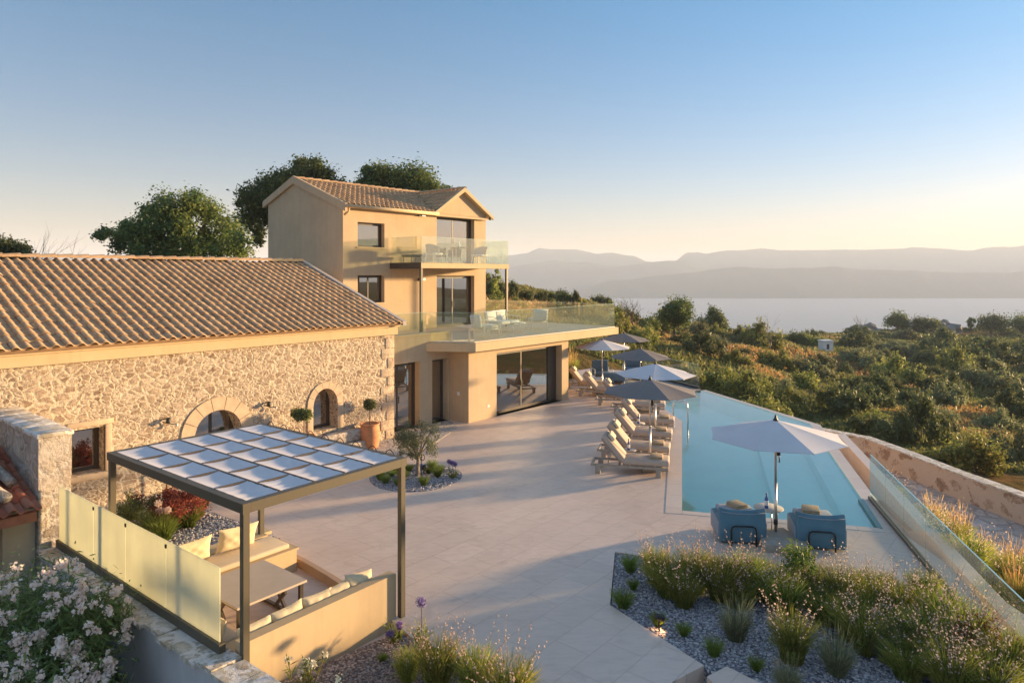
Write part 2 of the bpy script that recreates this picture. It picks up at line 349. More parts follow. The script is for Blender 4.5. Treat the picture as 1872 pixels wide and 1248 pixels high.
# path
M['pathstone'] = stone_mat('path_paving_stone', [(.50,.42,.36),(.58,.49,.42),(.66,.57,.49)], (.33,.28,.25), sc=(2.4,2.4,2.4), mw=.035, bs=.35)
# water and pool
m = bpy.data.materials.new('pool_water'); m.use_nodes = True; t = m.node_tree; t.nodes.clear()
out = N(t, 'ShaderNodeOutputMaterial'); tr = N(t, 'ShaderNodeBsdfTransparent'); tr.inputs[0].default_value = (.82,.985,.95,1)
gl = N(t, 'ShaderNodeBsdfGlossy'); gl.inputs['Roughness'].default_value = .02
fr = N(t, 'ShaderNodeFresnel'); fr.inputs['IOR'].default_value = 1.33; v = wcoords(t)
bn = N(t, 'ShaderNodeBump'); bn.inputs['Strength'].default_value = .10; bn.inputs['Distance'].default_value = .02; L(t, noise(t, v, 4.5, 4), bn.inputs['Height'])
L(t, bn.outputs[0], gl.inputs['Normal']); L(t, bn.outputs[0], fr.inputs['Normal'])
mx = N(t, 'ShaderNodeMixShader'); L(t, mth(t, 'ADD', mth(t, 'MULTIPLY', fr.outputs[0], 1.6), .06, True), mx.inputs[0]); L(t, tr.outputs[0], mx.inputs[1]); L(t, gl.outputs[0], mx.inputs[2]); L(t, mx.outputs[0], out.inputs['Surface']); M['water'] = m
M['pooltile'] = simple('turquoise_pool_tile', (.64,.95,.79), .5, .04, 1.2)
M['poolshelf'] = simple('pale_pool_tile', (.72,.95,.82), .5, .04, 1.2)
m, t, b, o = newmat('sea_water'); v = wcoords(t, (1,.25,1)); b.inputs['Base Color'].default_value = (.36,.32,.28,1); b.inputs['Roughness'].default_value = .38; b.inputs['IOR'].default_value = 1.33
bump(t, b, noise(t, v, .03, 4), .6, 1.5); M['sea'] = m
m, t, b, o = newmat('mountain_slope'); v = wcoords(t, (1,1,2)); L(t, ramp(t, noise(t, v, .004, 6, .6), [(.35,(.05,.065,.05)),(.65,(.11,.10,.075))]), b.inputs['Base Color']); b.inputs['Roughness'].default_value = 1; b.inputs['Specular IOR Level'].default_value = 0; M['mountain'] = m
m, t, b, o = newmat('hillside_earth'); v = wcoords(t)
f = noise(t, v, .09, 5, .6); f2 = noise(t, v, 1.2, 6, .7); f3 = noise(t, wcoords(t), .05, 2)
c = ramp(t, f, [(.36,(.10,.11,.035)),(.48,(.20,.13,.055)),(.56,(.24,.13,.06)),(.66,(.13,.13,.04))])
c = mix(t, ramp(t, f2, [(.4,0),(.65,.8)]), c, (.035,.045,.015))
L(t, c, b.inputs['Base Color']); b.inputs['Roughness'].default_value = 1; b.inputs['Specular IOR Level'].default_value = 0; bump(t, b, f2, 1, .5); M['earth'] = m
# foliage
M['oak'] = leafmat('evergreen_oak_leaf', (.06,.10,.04), (.13,.18,.055), (.25,.25,.07), .45)
M['olive'] = leafmat('olive_leaf', (0.077,0.091,0.049), (0.154,0.168,0.091), (0.238,0.238,0.140))
M['shrub'] = leafmat('shrub_leaf', (0.121,0.146,0.042), (0.253,0.268,0.068), (0.440,0.415,0.095), .4)
M['darkshrub'] = leafmat('dark_shrub_leaf', (.065,.09,.036), (.13,.155,.055), (.22,.21,.07), .38)
M['oleander_leaf'] = leafmat('oleander_leaf', (.09,.14,.05), (.16,.22,.07), (.26,.30,.09), .4)
M['greyshrub'] = leafmat('grey_green_shrub_leaf', (0.132,0.152,0.074), (0.242,0.256,0.116), (0.374,0.354,0.158), .38)
M['scrub'] = leafmat('hillside_scrub', (0.123,0.149,0.050), (0.228,0.209,0.075), (0.475,0.242,0.090), .35)
M['grass'] = leafmat('green_blades', (.08,.115,.024), (.23,.27,.05), (.50,.46,.11), .5)
M['greygrass'] = leafmat('grey_green_blades', (0.105,0.128,0.068), (0.210,0.225,0.120), (0.360,0.330,0.195), .35)
M['drygrass'] = leafmat('golden_grass', (0.260,0.169,0.052), (0.546,0.351,0.117), (0.754,0.546,0.234), .5)
M['redleaf'] = leafmat('red_purple_leaf', (0.105,0.027,0.024), (0.255,0.053,0.039), (0.450,0.120,0.060), .35)
M['tuft'] = leafmat('bright_green_tuft', (0.065,0.111,0.019), (0.143,0.208,0.033), (0.247,0.286,0.052), .35)
M['petal'] = leafmat('pale_pink_petal', (.62,.42,.38), (.74,.58,.50), (.82,.72,.60), .45)
M['oleander_petal'] = leafmat('pale_oleander_petal', (.80,.64,.58), (.86,.75,.68), (.88,.82,.76), .4)
M['white_petal'] = leafmat('cream_petal', (.62,.58,.42), (.72,.68,.54), (.75,.73,.62), .35)
M['violet_petal'] = leafmat('violet_petal', (.20,.12,.36), (.30,.20,.46), (.42,.32,.55), .35)
M['stem'] = simple('plant_stem', (.16,.11,.05), .8, .2)
# ================================================================== SETTING
TD = [0, 20, 27, 30, 40, 60, 90, 110, 130, 170, 210, 260, 450, 2000]
TP = [-3000, -200, 300, 760, 900, 1050, 1200, 1350, 1500, 1700, 1872, 2300, 4000]
TZ = [  # rows per column px
 [-3,-3,-3,-2.5, 0, 1, 1,-1,-5,-20,-35,-50,-88,-88],
 [-3,-3,-3,-2.5, 1, 2, 2, 0,-4,-16,-30,-45,-88,-88],
 [-3,-3,-3,-2.5, 1, 2.6, 2.6, 1,-3,-15,-30,-45,-88,-88],
 [-3,-3,-3,-2.5, 1.2, 3.4, 3.4, 2,-2,-15,-30,-45,-88,-88],
 [-3,-3,-3,-2.5, 1.3, 3.7, 3.4, 2, -2,-15,-30,-45,-88,-88],
 [-3,-3,-3,-2.5, .6, 2.0, 1.9, .5,-3,-15,-30,-45,-88,-88],
 [-3,-3,-2.6,-1.4,-.7,-.8,-1.4,-3.2,-6,-15,-30,-45,-88,-88],
 [-3,-3,-2.6,-1.8,-1.8,-2.3,-3.2,-4.4,-6.2,-13,-22,-32,-88,-88],
 [-3,-3,-2.9,-2.7,-3.1,-3.8,-5.2,-6.4,-7.8,-10.5,-15.5,-28,-88,-88],
 [-3,-3,-2.9,-2.9,-3.8,-5.2,-7.2,-8.4,-9.2,-10.2,-10.0,-24,-88,-88],
 [-3,-3,-3.2,-3.4,-4.4,-6,-8,-9,-10,-11,-11,-22,-88,-88],
 [-3,-3.2,-4,-4.5,-5.5,-7.5,-9.5,-10.5,-11.5,-12,-12,-22,-88,-88],
 [-3,-4,-5,-5.5,-6.5,-8.5,-10.5,-11.5,-12.5,-14,-16,-26,-88,-88]]
TZ = np.array(TZ, float); TT = (np.array(TP)-936)/1248
def terr(X, Y):
    X = np.asarray(X, float); Y = np.asarray(Y, float)
    D = np.clip(Y, 6, 1999); t = np.clip(X/D, TT[0], TT[-1]-1e-6)
    ip = np.clip(np.searchsorted(TT, t, 'right')-1, 0, len(TT)-2); fp = (t-TT[ip])/(TT[ip+1]-TT[ip]); fp = fp*fp*(3-2*fp)
    td = np.array(TD, float); idd = np.clip(np.searchsorted(td, D, 'right')-1, 0, len(td)-2); fd = (D-td[idd])/(td[idd+1]-td[idd])
    z = (TZ[ip,idd]*(1-fp)*(1-fd)+TZ[ip+1,idd]*fp*(1-fd)+TZ[ip,idd+1]*(1-fp)*fd+TZ[ip+1,idd+1]*fp*fd)
    am = np.clip((D-28)/40, 0, 1)
    z = z+am*(.5*np.sin(X*.11+1.3)*np.cos(Y*.09)+.28*np.sin(X*.31+Y*.17)+.18*np.sin(Y*.43-X*.2))
    far = np.clip((D-140)/60, 0, 1); z = z+far*1.5*np.sin(X*.045+2)*np.cos(Y*.05)
    return z
def ray_terr(px, py):                       # first ground point the sight line meets
    t = (px-936)/1248; s = (py-500)/1248
    for D in np.arange(28, 330, .4):
        if 5.4-s*D <= float(terr(t*D, D)): return D
    return None
gx = np.concatenate([np.arange(-600,-60,25), np.arange(-60,180,2.2), np.arange(180,700,26)]); gy = np.concatenate([[-3000,-600,-100,-20], np.arange(0,130,2.0), np.arange(130,270,5), np.arange(270,620,35)])
gx = np.concatenate([[-20000,-3000], gx, [3000, 20000]])
XX, YY = np.meshgrid(gx, gy); ZZ = terr(XX, YY); ZZ[np.abs(XX) > 2500] = -88; ZZ[-1,:] = -88
ZZ[:2,:] = -88
mb = MB(); nx, ny = len(gx), len(gy)
mb.v = [tuple(p) for p in np.stack([XX, YY, ZZ], -1).reshape(-1, 3)]
mb.f = [(j*nx+i, j*nx+i+1, (j+1)*nx+i+1, (j+1)*nx+i) for j in range(ny-1) for i in range(nx-1)]; mb.sm = [True]*len(mb.f)
tag(mb.build('hillside', M['earth']), kind='structure')
mb = MB(); mb.add([(-20000,-2900,-85),(20000,-2900,-85),(20000,9000,-85),(-20000,9000,-85)], [(0,1,2,3)]); tag(mb.build('sea', M['sea']), kind='structure')

# mountains across the strait: real ridges, profile (px, py of the crest), distance of crest, distance of the shore
def ridge(name, prof, Dc, Df, Db, seed, rough=1.0):
    r = np.random.default_rng(seed); ps = np.arange(prof[0][0], prof[-1][0]+1, 6.0)
    ph = np.interp(ps, [p[0] for p in prof], [p[1] for p in prof])
    k = np.convolve(r.normal(0, 1, len(ps)+8), np.ones(5)/5, 'same')[4:-4]; k2 = np.interp(ps, ps[::6], r.normal(0, 1, len(ps[::6]))); ph = ph+k*1.0*rough+k2*1.1*rough
    rows = 13; vs = []
    for j in range(rows):
        u = j/(rows-1)                       # 0 shore, .7 crest, 1 back foot
        for i, p in enumerate(ps):
            h = 5.4-(ph[i]-500)/1248*Dc+85
            wob = math.sin(p*.05+seed)*.25+math.sin(p*.13+seed*2)*.2
            if u <= .7: D = Df+(Dc-Df)*(u/.7); z = -86+h*(u/.7)**(1.15+.3*wob)
            else: D = Dc+(Db-Dc)*((u-.7)/.3); z = -86+h*(1-(u-.7)/.3)
            sp = 1-.0*u
            if 0 < u < .7: z += h*.06*math.sin(p*.09+u*9+seed)*math.sin(u/.7*math.pi)
            vs.append(((p-936)/1248*Dc*(D/Dc), D, z))
    n = len(ps); fs = [(j*n+i, j*n+i+1, (j+1)*n+i+1, (j+1)*n+i) for j in range(rows-1) for i in range(n-1)]
    mb = MB(); mb.add(vs, fs, smooth=True); tag(mb.build(name, M['mountain']), kind='structure')
z3 = lambda L_: [(850+x*.546, 400+y*.546) for x, y in L_]
ridge('coast_hills', z3([(300,262),(385,240),(470,205),(600,190),(740,178),(850,163),(920,152),(1000,160),(1150,155),(1250,155),(1350,163),(1450,165),(1600,172),(1700,175),(1872,170),(2100,180),(2500,165),(3000,175)]), 2900, 2500, 3150, 3)
ridge('middle_hills', z3([(-700,200),(-300,180),(0,170),(145,160),(230,140),(290,135),(400,140),(480,155),(600,145),(700,135),(735,133),(800,160),(900,175),(1100,190),(1500,200)]), 3450, 3180, 3650, 5)
ridge('far_mountains', z3([(-4200,170),(-2600,175),(-1560,125),(-1480,108),(-1400,118),(-1300,122),(-900,135),(-400,140),(0,125),(145,115),(210,108),(250,88),(300,95),(370,97),(440,110),(490,103),(570,120),(605,140),(660,142),(710,135),(740,108),(780,102),(810,110),(880,98),(1000,93),(1100,98),(1250,95),(1350,97),(1450,92),(1550,85),(1610,95),(1700,98),(1800,85),(1872,78),(2000,90),(2400,70),(3000,95)]), 4000, 3700, 4300, 9)

# ------------------------------------------------------------------ paved terrace
N1, N2, K1, Q1, Q2, Q3, Q4 = (3.88,15.56), (7.80,14.49), (8.40,16.36), (10.75,24.6), (8.8,31.8), (5.9,30.4), (6.24,25.0)
PD = Vector((.24,.97,0)).normalized(); PN = Vector((.97,-.24,0)).normalized()
h = lambda a, b: tuple(HW(a, b))[:2]
pave = [(-4.0,6.2),(1.6,6.2),(2.0,8.95),(2.65,9.42),(1.6,11.14),(2.0,13.27),(4.9,12.1),(7.42,11.35),(8.72,16.6),K1,N2,N1,Q4,Q3,Q2,(6.4,38),(2.5,40),h(12.5,9),h(-1,9),h(-16,.5),h(-16,-3.0),h(-11.3,-3.2),(-7.9,13.6),(-8.3,15.6),(-7.2,15.75),(-6.0,14.8),(-4.7,13.6),(-3.2,12.25),(-2.7,11.7),(-2.1,10.95),(-1.5,10.15),(-.45,9.35),(.25,8.5),(.5,7.6),(-3.7,7.6)]
mb = MB(); mb.prism(pave, -.5, 0); tag(mb.build('terrace', M['paving']), kind='structure')
mb = MB(); mb.prism([(-9.5,9.5),(-3.2,6.2),(1.6,6.2),(9,4.5),(8.95,17),(8.5,17),(7.9,14.3),(3.7,15.4),(-1,15),(-8.6,16.5),(-9.3,14.5)], -2.95, -.56)
tag(mb.build('terrace_foundation', M['greyrender']), kind='structure')
# pool coping
cw = .42
cop = [N1, Q4, Q3, (Q3[0]-cw, Q3[1]-.05), (Q4[0]-cw, Q4[1]), (N1[0]-cw, N1[1]-.15), (N1[0]-.04, N1[1]-.22), (N2[0]+.1, N2[1]-.28), N2]
mb = MB(); mb.prism(cop, -.1, .006); tag(mb.build('pool_coping', M['coping']), kind='structure')
# pool basin
ring = [N1, N2, K1, Q1, Q2, Q3, Q4]
mb = MB(); n = len(ring); zt, zb = -.02, -.75
vs = [(p[0],p[1],zt) for p in ring]+[(p[0],p[1],zb) for p in ring]
mb.add(vs, [tuple(range(n,2*n))]+[(i, n+i, n+(i+1)%n, (i+1)%n) for i in range(n)])
tag(mb.build('pool_basin', M['pooltile']), kind='structure')
off = lambda p, q, d: (p[0]+q[0]*d, p[1]+q[1]*d)
mb = MB(); inner = [off(N2, PN, -.02), off(K1, PN, -.02), off(Q1, PN, -.02), off(Q1, PN, -1.9), off(N2, PN, -1.9)]
mb.prism([inner[i] for i in (0,1,2,3,4)], -.74, -.45); mb.prism([off(N2,PN,-.02), off(K1,PN,-.02), off(Q1,PN,-.02), off(Q1,PN,-.55), off(N2,PN,-.55)], -.44, -.12)
tag(mb.build('pool_ledge', M['poolshelf']), kind='structure')
mb = MB(); mb.add([(p[0],p[1],-.035) for p in ring], [tuple(range(n))]); tag(mb.build('pool_water', M['water']), kind='structure')
# overflow side: wet edge, trough and outer coping, running on beside the balustrade
e0, e1 = off(K1, PN, 0), off(Q1, PN, 0)
mb = MB(); mb.prism([off(e0,PN,.003), off(e0,PN,.34), off(e1,PN,.34), off(e1,PN,.003)], -1.6, -.03)
mb.prism([off(Q1,PN,.345), off(Q1,PN,.003), off(Q2,(1,.3),.0), off(Q2,(1,.3),.25)][::-1], -1.6, -.03)
tag(mb.build('infinity_edge', M['coping']), kind='structure')
far_ = off(off(e1,PN,0),PD,.5); near_ = off(e0, PD, -11)
mb = MB(); mb.prism([off(near_,PN,.34), off(near_,PN,.98), off(far_,PN,.98), off(far_,PN,.345), off(e0,PN,.345), off(e0,PN,.34)], -2.9, -.95)
tag(mb.build('overflow_trough', simple('trough_render', (.36,.30,.24), .8, .1)), kind='structure')
mb = MB(); mb.prism([off(near_,PN,.98), off(near_,PN,1.27), off(far_,PN,1.27), off(far_,PN,.98)], -2.9, -.42)
tag(mb.build('outer_coping', M['coping']), kind='structure')
mb = MB(); mb.prism([off(near_,PN,.02), off(near_,PN,.335), off(e0,PN,.335), off(e0,PN,.02)], -2.9, -.06)
tag(mb.build('balustrade_kerb', M['coping']), kind='structure')
# garden beds
mb = MB(); mb.prism([(2.66,9.40),(1.62,11.14),(2.0,13.24),(4.9,12.08),(7.40,11.33),(6.2,6.4),(3.35,6.4),(2.95,8.9)], -.5, -.03); tag(mb.build('gravel_bed', M['gravel']), kind='structure')
mb = MB(); mb.prism([(-3.55,7.65),(.46,7.65),(.22,8.5),(-.48,9.33),(-1.5,10.12),(-1.72,10.36),(-3.5,8.66),(-3.62,8.3)], -.5, -.02); tag(mb.build('corner_gravel_bed', M['gravel_brown']), kind='structure')
oc = G(760, 872); mb = MB(); pts = [(oc.x+1.22*math.cos(a)*(1+.03*math.sin(3*a)), oc.y+1.22*math.sin(a)) for a in np.linspace(0, 2*math.pi, 40)[:-1]]
mb.prism(pts, -.05, .012); tag(mb.build('tree_bed_gravel', M['gravel']), kind='structure')
mb = MB(); mb.prism([h(-3.2,-.02),h(.05,-.02),h(.05,-.5),h(2.3,.56),h(3.1,.56),(-1.9,24.0),(-2.6,21.2),h(-3.2,-1.3)], -.05, .010); tag(mb.build('white_gravel_strip', M['gravel_white']), kind='structure')
# lower planting ground: left of the curved edge, seating floor, path
mb = MB(); mb.prism([(-9.0,15.6),(-7.6,16.0),(-7.2,15.7),(-6.0,14.75),(-4.7,13.55),(-3.2,12.2),(-2.7,11.65),(-2.1,10.9),(-1.56,10.1),(-3.4,8.4),(-7.75,11.9),(-8.6,14.5)], -.5, -.16); tag(mb.build('sunken_seating_floor', M['paving']), kind='structure')
mb = MB(); mb.prism([(-7.95,12.3),(-6.9,11.55),(-4.75,13.75),(-5.9,14.78),(-7.15,15.68),(-8.2,15.5),(-9.2,14.4)], -.4, .03); tag(mb.build('planter_gravel', M['gravel']), kind='structure')
mb = MB(); mb.prism([h(-11,-.02),h(-6.8,-.02),h(-6.8,-1.2),h(-7.4,-2.6),h(-8.4,-3.6),(-8.0,14.6),h(-11,-3)], -.45, .012); tag(mb.build('white_gravel_by_the_wall', M['gravel_white']), kind='structure')
cb = [G(370,935),G(430,956),G(505,996),G(560,1022),G(610,1051),G(650,1077),G(700,1115)]
mb = MB()
for i in range(len(cb)-1):
    p, q = cb[i], cb[i+1]; nn = Vector((q.y-p.y, -(q.x-p.x), 0)).normalized()*-.10
    mb.prism([tuple(p)[:2], tuple(q)[:2], tuple(q-nn)[:2], tuple(p-nn)[:2]], -.3, .01)
tag(mb.build('curved_terrace_edging', M['terracotta'] if 0 else simple('edging_stone', (.44,.29,.18), .8, .1)), kind='structure')
# steps at the bottom edge
mb = MB(); mb.prism([(2.02,8.90),(2.62,9.36),(3.0,8.85),(3.1,6.4),(1.65,6.4)], -.6, -.34); mb.prism([(2.4,7.9),(3.0,8.3),(3.1,6.4),(2.2,6.4)], -.6, -.17)
tag(mb.build('steps', M['coping']), kind='structure')
mb = MB(); mb.prism([G(1292,1238)[:2],G(1328,1219)[:2],G(1392,1250)[:2],(3.6,8.2),(2.9,8.2)], -.4, .015); tag(mb.build('step_landing', M['paving']), kind='structure')
# stone paved path below the right balustrade, embankment
mb = MB(); mb.prism([(11.6,31),(15.2,30),(14.35,27),(14.45,25.2),(14.9,22),(15.4,19),(16.2,15),(17,9),(13,7),(12.4,14),(11.9,18),(11.5,22),(11.2,26)], -3.2, -2.0); tag(mb.build('stone_path', M['pathstone']), kind='structure')
bank = MB(); bx = [(10.0,28.0),(9.9,22.5),(9.7,16.5),(9.0,11),(8.2,6)]; bo = [(11.25,26.2),(11.55,21.9),(11.95,17.9),(12.45,13.9),(13.05,6.9)]
vs = [(10.9-.0*i, p[1], -.55) for i, p in enumerate(bx)]; vs = []
for p, q in zip(bx, bo): vs += [(p[0], p[1], -1.0), ((p[0]+q[0])/2, (p[1]+q[1])/2, -1.35), (q[0], q[1], -1.98)]
fs = [(3*i+j, 3*i+j+1, 3*i+j+4, 3*i+j+3) for i in range(4) for j in range(2)]
bank.add(vs, fs, smooth=True); tag(bank.build('planted_bank', M['earth']), kind='structure')
# ================================================================== BUILDINGS
def wall_strips(mb, x0, x1, z0, z1, y0, y1, ops, seg=12):
    """wall from x0..x1, z0..z1 between planes y0 (front) and y1 (back); ops: (xa, xb, za, zb, rise); rise > 0 gives an arched head"""
    xs = {x0, x1}
    for o in ops:
        if o[4] > 0: xs |= {o[0]+(o[1]-o[0])*i/seg for i in range(seg+1)}
        xs |= {o[0], o[1]}
    xs = sorted(round(x, 5) for x in xs)
    def top(o, x):
        if o[4] <= 0: return o[3]
        c = (o[0]+o[1])/2; hw = (o[1]-o[0])/2; return o[3]+o[4]*math.sqrt(max(0, 1-((x-c)/hw)**2))
    for xa, xb in zip(xs[:-1], xs[1:]):
        if xb-xa < 1e-4: continue
        la, lb = z0, z0
        for o in sorted([o for o in ops if o[0]-1e-4 <= xa and o[1]+1e-4 >= xb], key=lambda o: o[2]):
            if o[2] > la+1e-4:
                mb.add([(xa,y0,la),(xb,y0,lb),(xb,y0,o[2]),(xa,y0,o[2])], [(0,1,2,3)]); mb.add([(xa,y1,la),(xb,y1,lb),(xb,y1,o[2]),(xa,y1,o[2])], [(3,2,1,0)])
                mb.add([(xa,y0,o[2]),(xb,y0,o[2]),(xb,y1,o[2]),(xa,y1,o[2])], [(0,1,2,3)])
            ta, tb = top(o, xa), top(o, xb)
            mb.add([(xa,y0,ta),(xb,y0,tb),(xb,y1,tb),(xa,y1,ta)], [(3,2,1,0)]); la, lb = ta, tb
        mb.add([(xa,y0,la),(xb,y0,lb),(xb,y0,z1),(xa,y0,z1)], [(0,1,2,3)]); mb.add([(xa,y1,la),(xb,y1,lb),(xb,y1,z1),(xa,y1,z1)], [(3,2,1,0)])
    for o in ops:
        mb.add([(o[0],y0,o[2]),(o[0],y1,o[2]),(o[0],y1,o[3]),(o[0],y0,o[3])], [(0,1,2,3)]); mb.add([(o[1],y0,o[2]),(o[1],y1,o[2]),(o[1],y1,o[3]),(o[1],y0,o[3])], [(3,2,1,0)])
    mb.add([(x0,y0,z0),(x0,y1,z0),(x0,y1,z1),(x0,y0,z1)], [(3,2,1,0)]); mb.add([(x1,y0,z0),(x1,y1,z0),(x1,y1,z1),(x1,y0,z1)], [(0,1,2,3)])
    mb.add([(x0,y0,z1),(x1,y0,z1),(x1,y1,z1),(x0,y1,z1)], [(0,1,2,3)]); return mb
def set_tint(me, vals, dom='FACE'):
    a = me.attributes.new('tint', 'FLOAT', dom); a.data.foreach_set('value', np.asarray(vals, np.float32))
def tile_roof(name, x0, x1, y0, z0, y1, z1, mat, parent, pitch=.235, rowl=.36, r=.055, clip=None):
    """barrel tiles on the plane rising from (y0,z0) to (y1,z1); columns along x"""
    Lr = math.hypot(y1-y0, z1-z0); dy, dz = (y1-y0)/Lr, (z1-z0)/Lr; ny_, nz_ = -dz, dy
    if nz_ < 0: ny_, nz_ = -ny_, -nz_
    nc = int((x1-x0)/pitch); pitch = (x1-x0)/nc; nr = int(math.ceil(Lr/rowl)); rowl = Lr/nr; K = 8
    vs, fs, tint = [], [], []
    for i in range(nc):
        for j in range(nr):
            if clip and not clip(x0+(i+.5)*pitch, y0+dy*(j+.5)*rowl): continue
            tv = random.random(); jit = random.gauss(0, .005); lj = random.gauss(0, .004); base = len(vs)
            for e, (s, lift, rad) in enumerate(((j*rowl-.02, .030, 1.0), ((j+1)*rowl+.015, .002, .86))):
                for k in range(K+1):
                    u = k/K
                    if u <= .58: a = u/.58*math.pi; hh = math.sin(a)*r*1.35*rad; xx = .29*pitch-math.cos(a)*.29*pitch*rad
                    else: a = (u-.58)/.42*math.pi; hh = -math.sin(a)*r*.35; xx = .58*pitch+(u-.58)/.42*.42*pitch
                    hh += lift+lj
                    vs.append((x0+i*pitch+xx+jit, y0+dy*s+ny_*hh, z0+dz*s+nz_*hh))
            for k in range(K): fs.append((base+k, base+k+1, base+K+1+k+1, base+K+1+k)); tint.append(tv)
            b2 = len(vs)                       # front lip of the tile
            for k in range(K+1):
                v = vs[base+k]; vs.append((v[0], v[1]-ny_*.03, v[2]-nz_*.03))
            for k in range(K): fs.append((base+k, b2+k, b2+k+1, base+k+1)); tint.append(tv*.6)
    mb = MB(); mb.add(vs, fs, smooth=False); o = mb.build(name, mat, parent); set_tint(o.data, tint)
    for p in o.data.polygons: p.use_smooth = True
    return o
def ridge_tiles(name, p0, p1, mat, parent, r=.10, Lt=.4):
    p0, p1 = Vector(p0), Vector(p1); n = int((p1-p0).length/Lt); d = (p1-p0)/n; mb = MB(); tint = []
    side = d.normalized().cross(Vector((0,0,1))).normalized(); up = side.cross(d.normalized())
    for i in range(n):
        a = p0+d*i; c = p0+d*(i+1.06); vs = []
        for e, (p, rr) in enumerate(((a, r), (c, r*1.18))):
            for k in range(9):
                an = math.pi*k/8; vs.append(p+side*math.cos(an)*rr+up*(math.sin(an)*rr*.85+(.02 if e else 0)))
        mb.add(vs, [(k, k+1, 9+k+1, 9+k) for k in range(8)], smooth=True); tint += [random.random()]*8
    o = mb.build(name, mat, parent); set_tint(o.data, tint); return o
def door(parent, name, x0, x1, z0, z1, y, leaves=2, fw=.07, handle=True, glass='winglass'):
    mb = MB(); mb.box(x0,x1,y,y+.08,z1-fw,z1); mb.box(x0,x1,y,y+.08,z0,z0+fw*.7); mb.box(x0,x0+fw,y,y+.08,z0+fw*.7,z1-fw); mb.box(x1-fw,x1,y,y+.08,z0+fw*.7,z1-fw)
    f = mb.build(name, M['frame'], parent)
    W = (x1-x0-2*fw)/leaves
    for i in range(leaves):
        a = x0+fw+W*i; c = a+W; yy = y+.015+.02*(i%2)
        l = MB(); s = .045
        l.box(a,a+s,yy,yy+.03,z0+fw*.7,z1-fw); l.box(c-s,c,yy,yy+.03,z0+fw*.7,z1-fw); l.box(a+s,c-s,yy,yy+.03,z1-fw-s,z1-fw); l.box(a+s,c-s,yy,yy+.03,z0+fw*.7,z0+fw*.7+s)
        l.build('sash', M['frame'], f)
        g = MB(); g.box(a+s,c-s,yy+.01,yy+.02,z0+fw*.7+s,z1-fw-s); g.build('glass', M[glass], f)
    if handle:
        hd = MB(); hx = x0+fw+W*(leaves-1)+.03; hd.box(hx,hx+.02,y-.035,y-.005,z0+.9,z0+1.15); hd.build('handle', M['black'], f)
    return f

# ---- old stone house
sh = thing('stone_house', 'long rubble limestone house with a brown clay tile roof and arched doorway', 'stone house', tuple(S0), TH)
wm = MB(); WO = [(-9.30,-8.62,.82,1.86,0), (-6.55,-5.28,0,1.20,.62), (-3.05,-2.20,.72,1.46,.50)]
wall_strips(wm, -16, 0, -.6, 3.40, 0, .65, WO)
wall_strips(wm, .002, 11.2, -.6, 3.40, .655, .66, []) if 0 else None
wo_ = wm.build('wall', M['facade'], sh)
mb = MB(); mb.box(-.65,-.001,.651,11.2,-.6,3.40); mb.prism_x([(0,3.404),(11.2,3.404),(5.6,5.72)], -.62, -.02); mb.box(-16,-.66,10.6,11.2,-.6,3.4); mb.build('gable_wall', M['facade'], sh)
# corner quoins, dressed jambs
q = MB(); zq = .02; k = 0
while zq < 3.35:
    hq = random.uniform(.26,.36); wq = .50 if k % 2 else .30; q.rbox(-wq+random.uniform(-.05,.05), .022, -.022, .30 if k%2 else .5, zq, min(zq+hq-.015, 3.38), .018); zq += hq; k += 1
q.build('quoins', stone_mat('quoin_stone', [(.44,.32,.22),(.54,.42,.30),(.60,.48,.36)], (.62,.50,.37), sc=(1,1,1.2), mw=.012, bs=.5), sh)
c = MB(); c.box(-16.1,.10,-.10,-.001,3.405,3.66); c.box(-16.1,.14,-.16,-.001,3.663,3.80); c.build('cornice', M['cornice'], sh)
tile_roof('roof', -16.2, .10, -.34, 3.80, 5.55, 5.80, M['tile'], sh, pitch=.245, rowl=.37, r=.041)
mb = MB(); mb.prism_x([(-.30,3.78),(5.6,5.74),(11.5,3.78),(11.5,3.70),(5.6,5.66),(-.24,3.72)], -16.1, .06); mb.build('roof_deck', M['tile'], sh)
a = sh.children[-1] if sh.children else None
tile_roof('rear_roof', -16.2, .10, 11.55, 3.80, 5.62, 5.80, M['tile'], sh, pitch=.245, rowl=.37)
ridge_tiles('ridge_tiles', (-16.2,5.58,5.86), (.12,5.58,5.86), M['tile'], sh, .11, .42)
v = MB(); v.prism_x([(-.36,3.84),(5.58,5.93),(5.58,5.80),(-.36,3.70)], .102, .24); v.prism_x([(5.585,5.93),(11.5,3.84),(11.5,3.70),(5.585,5.80)], .102, .24); v.build('verge', simple('verge_mortar', (.40,.35,.31), .85), sh)
def arch_ring(name, xc, hw, zs, rise, depth, n, key=None, wv=.34):
    for i in range(n):
        a0, a1 = math.pi*(i+.02)/n, math.pi*(i+.98)/n; mb = MB(); P_ = []
        st = 5
        for t_ in range(st+1):
            an = a0+(a1-a0)*t_/st; P_.append((xc-math.cos(an)*hw, zs+math.sin(an)*rise))
        for t_ in range(st, -1, -1):
            an = a0+(a1-a0)*t_/st; P_.append((xc-math.cos(an)*(hw+wv), zs+math.sin(an)*(rise+wv)))
        mb.prism_y(P_, -.03, .05); mb.build('voussoir', M['dressed'], sh)
arch_ring('a', -5.915, .635, 1.20, .62, .05, 7); arch_ring('b', -2.625, .425, 1.46, .50, .05, 7, wv=.20)
for x0, x1, z0, z1 in ((-6.89,-6.555,0,1.19),(-5.275,-4.94,0,1.19),(-3.25,-3.055,.68,1.45),(-2.195,-1.99,.68,1.45),(-8.62,-8.48,.81,1.90),(-9.40,-8.44,1.905,2.03),(-9.4,-8.42,.68,.80)):
    mb = MB(); mb.rbox(x0,x1,-.03,.08,z0,z1,.012); mb.build('dressed_jamb', M['dressed'], sh)
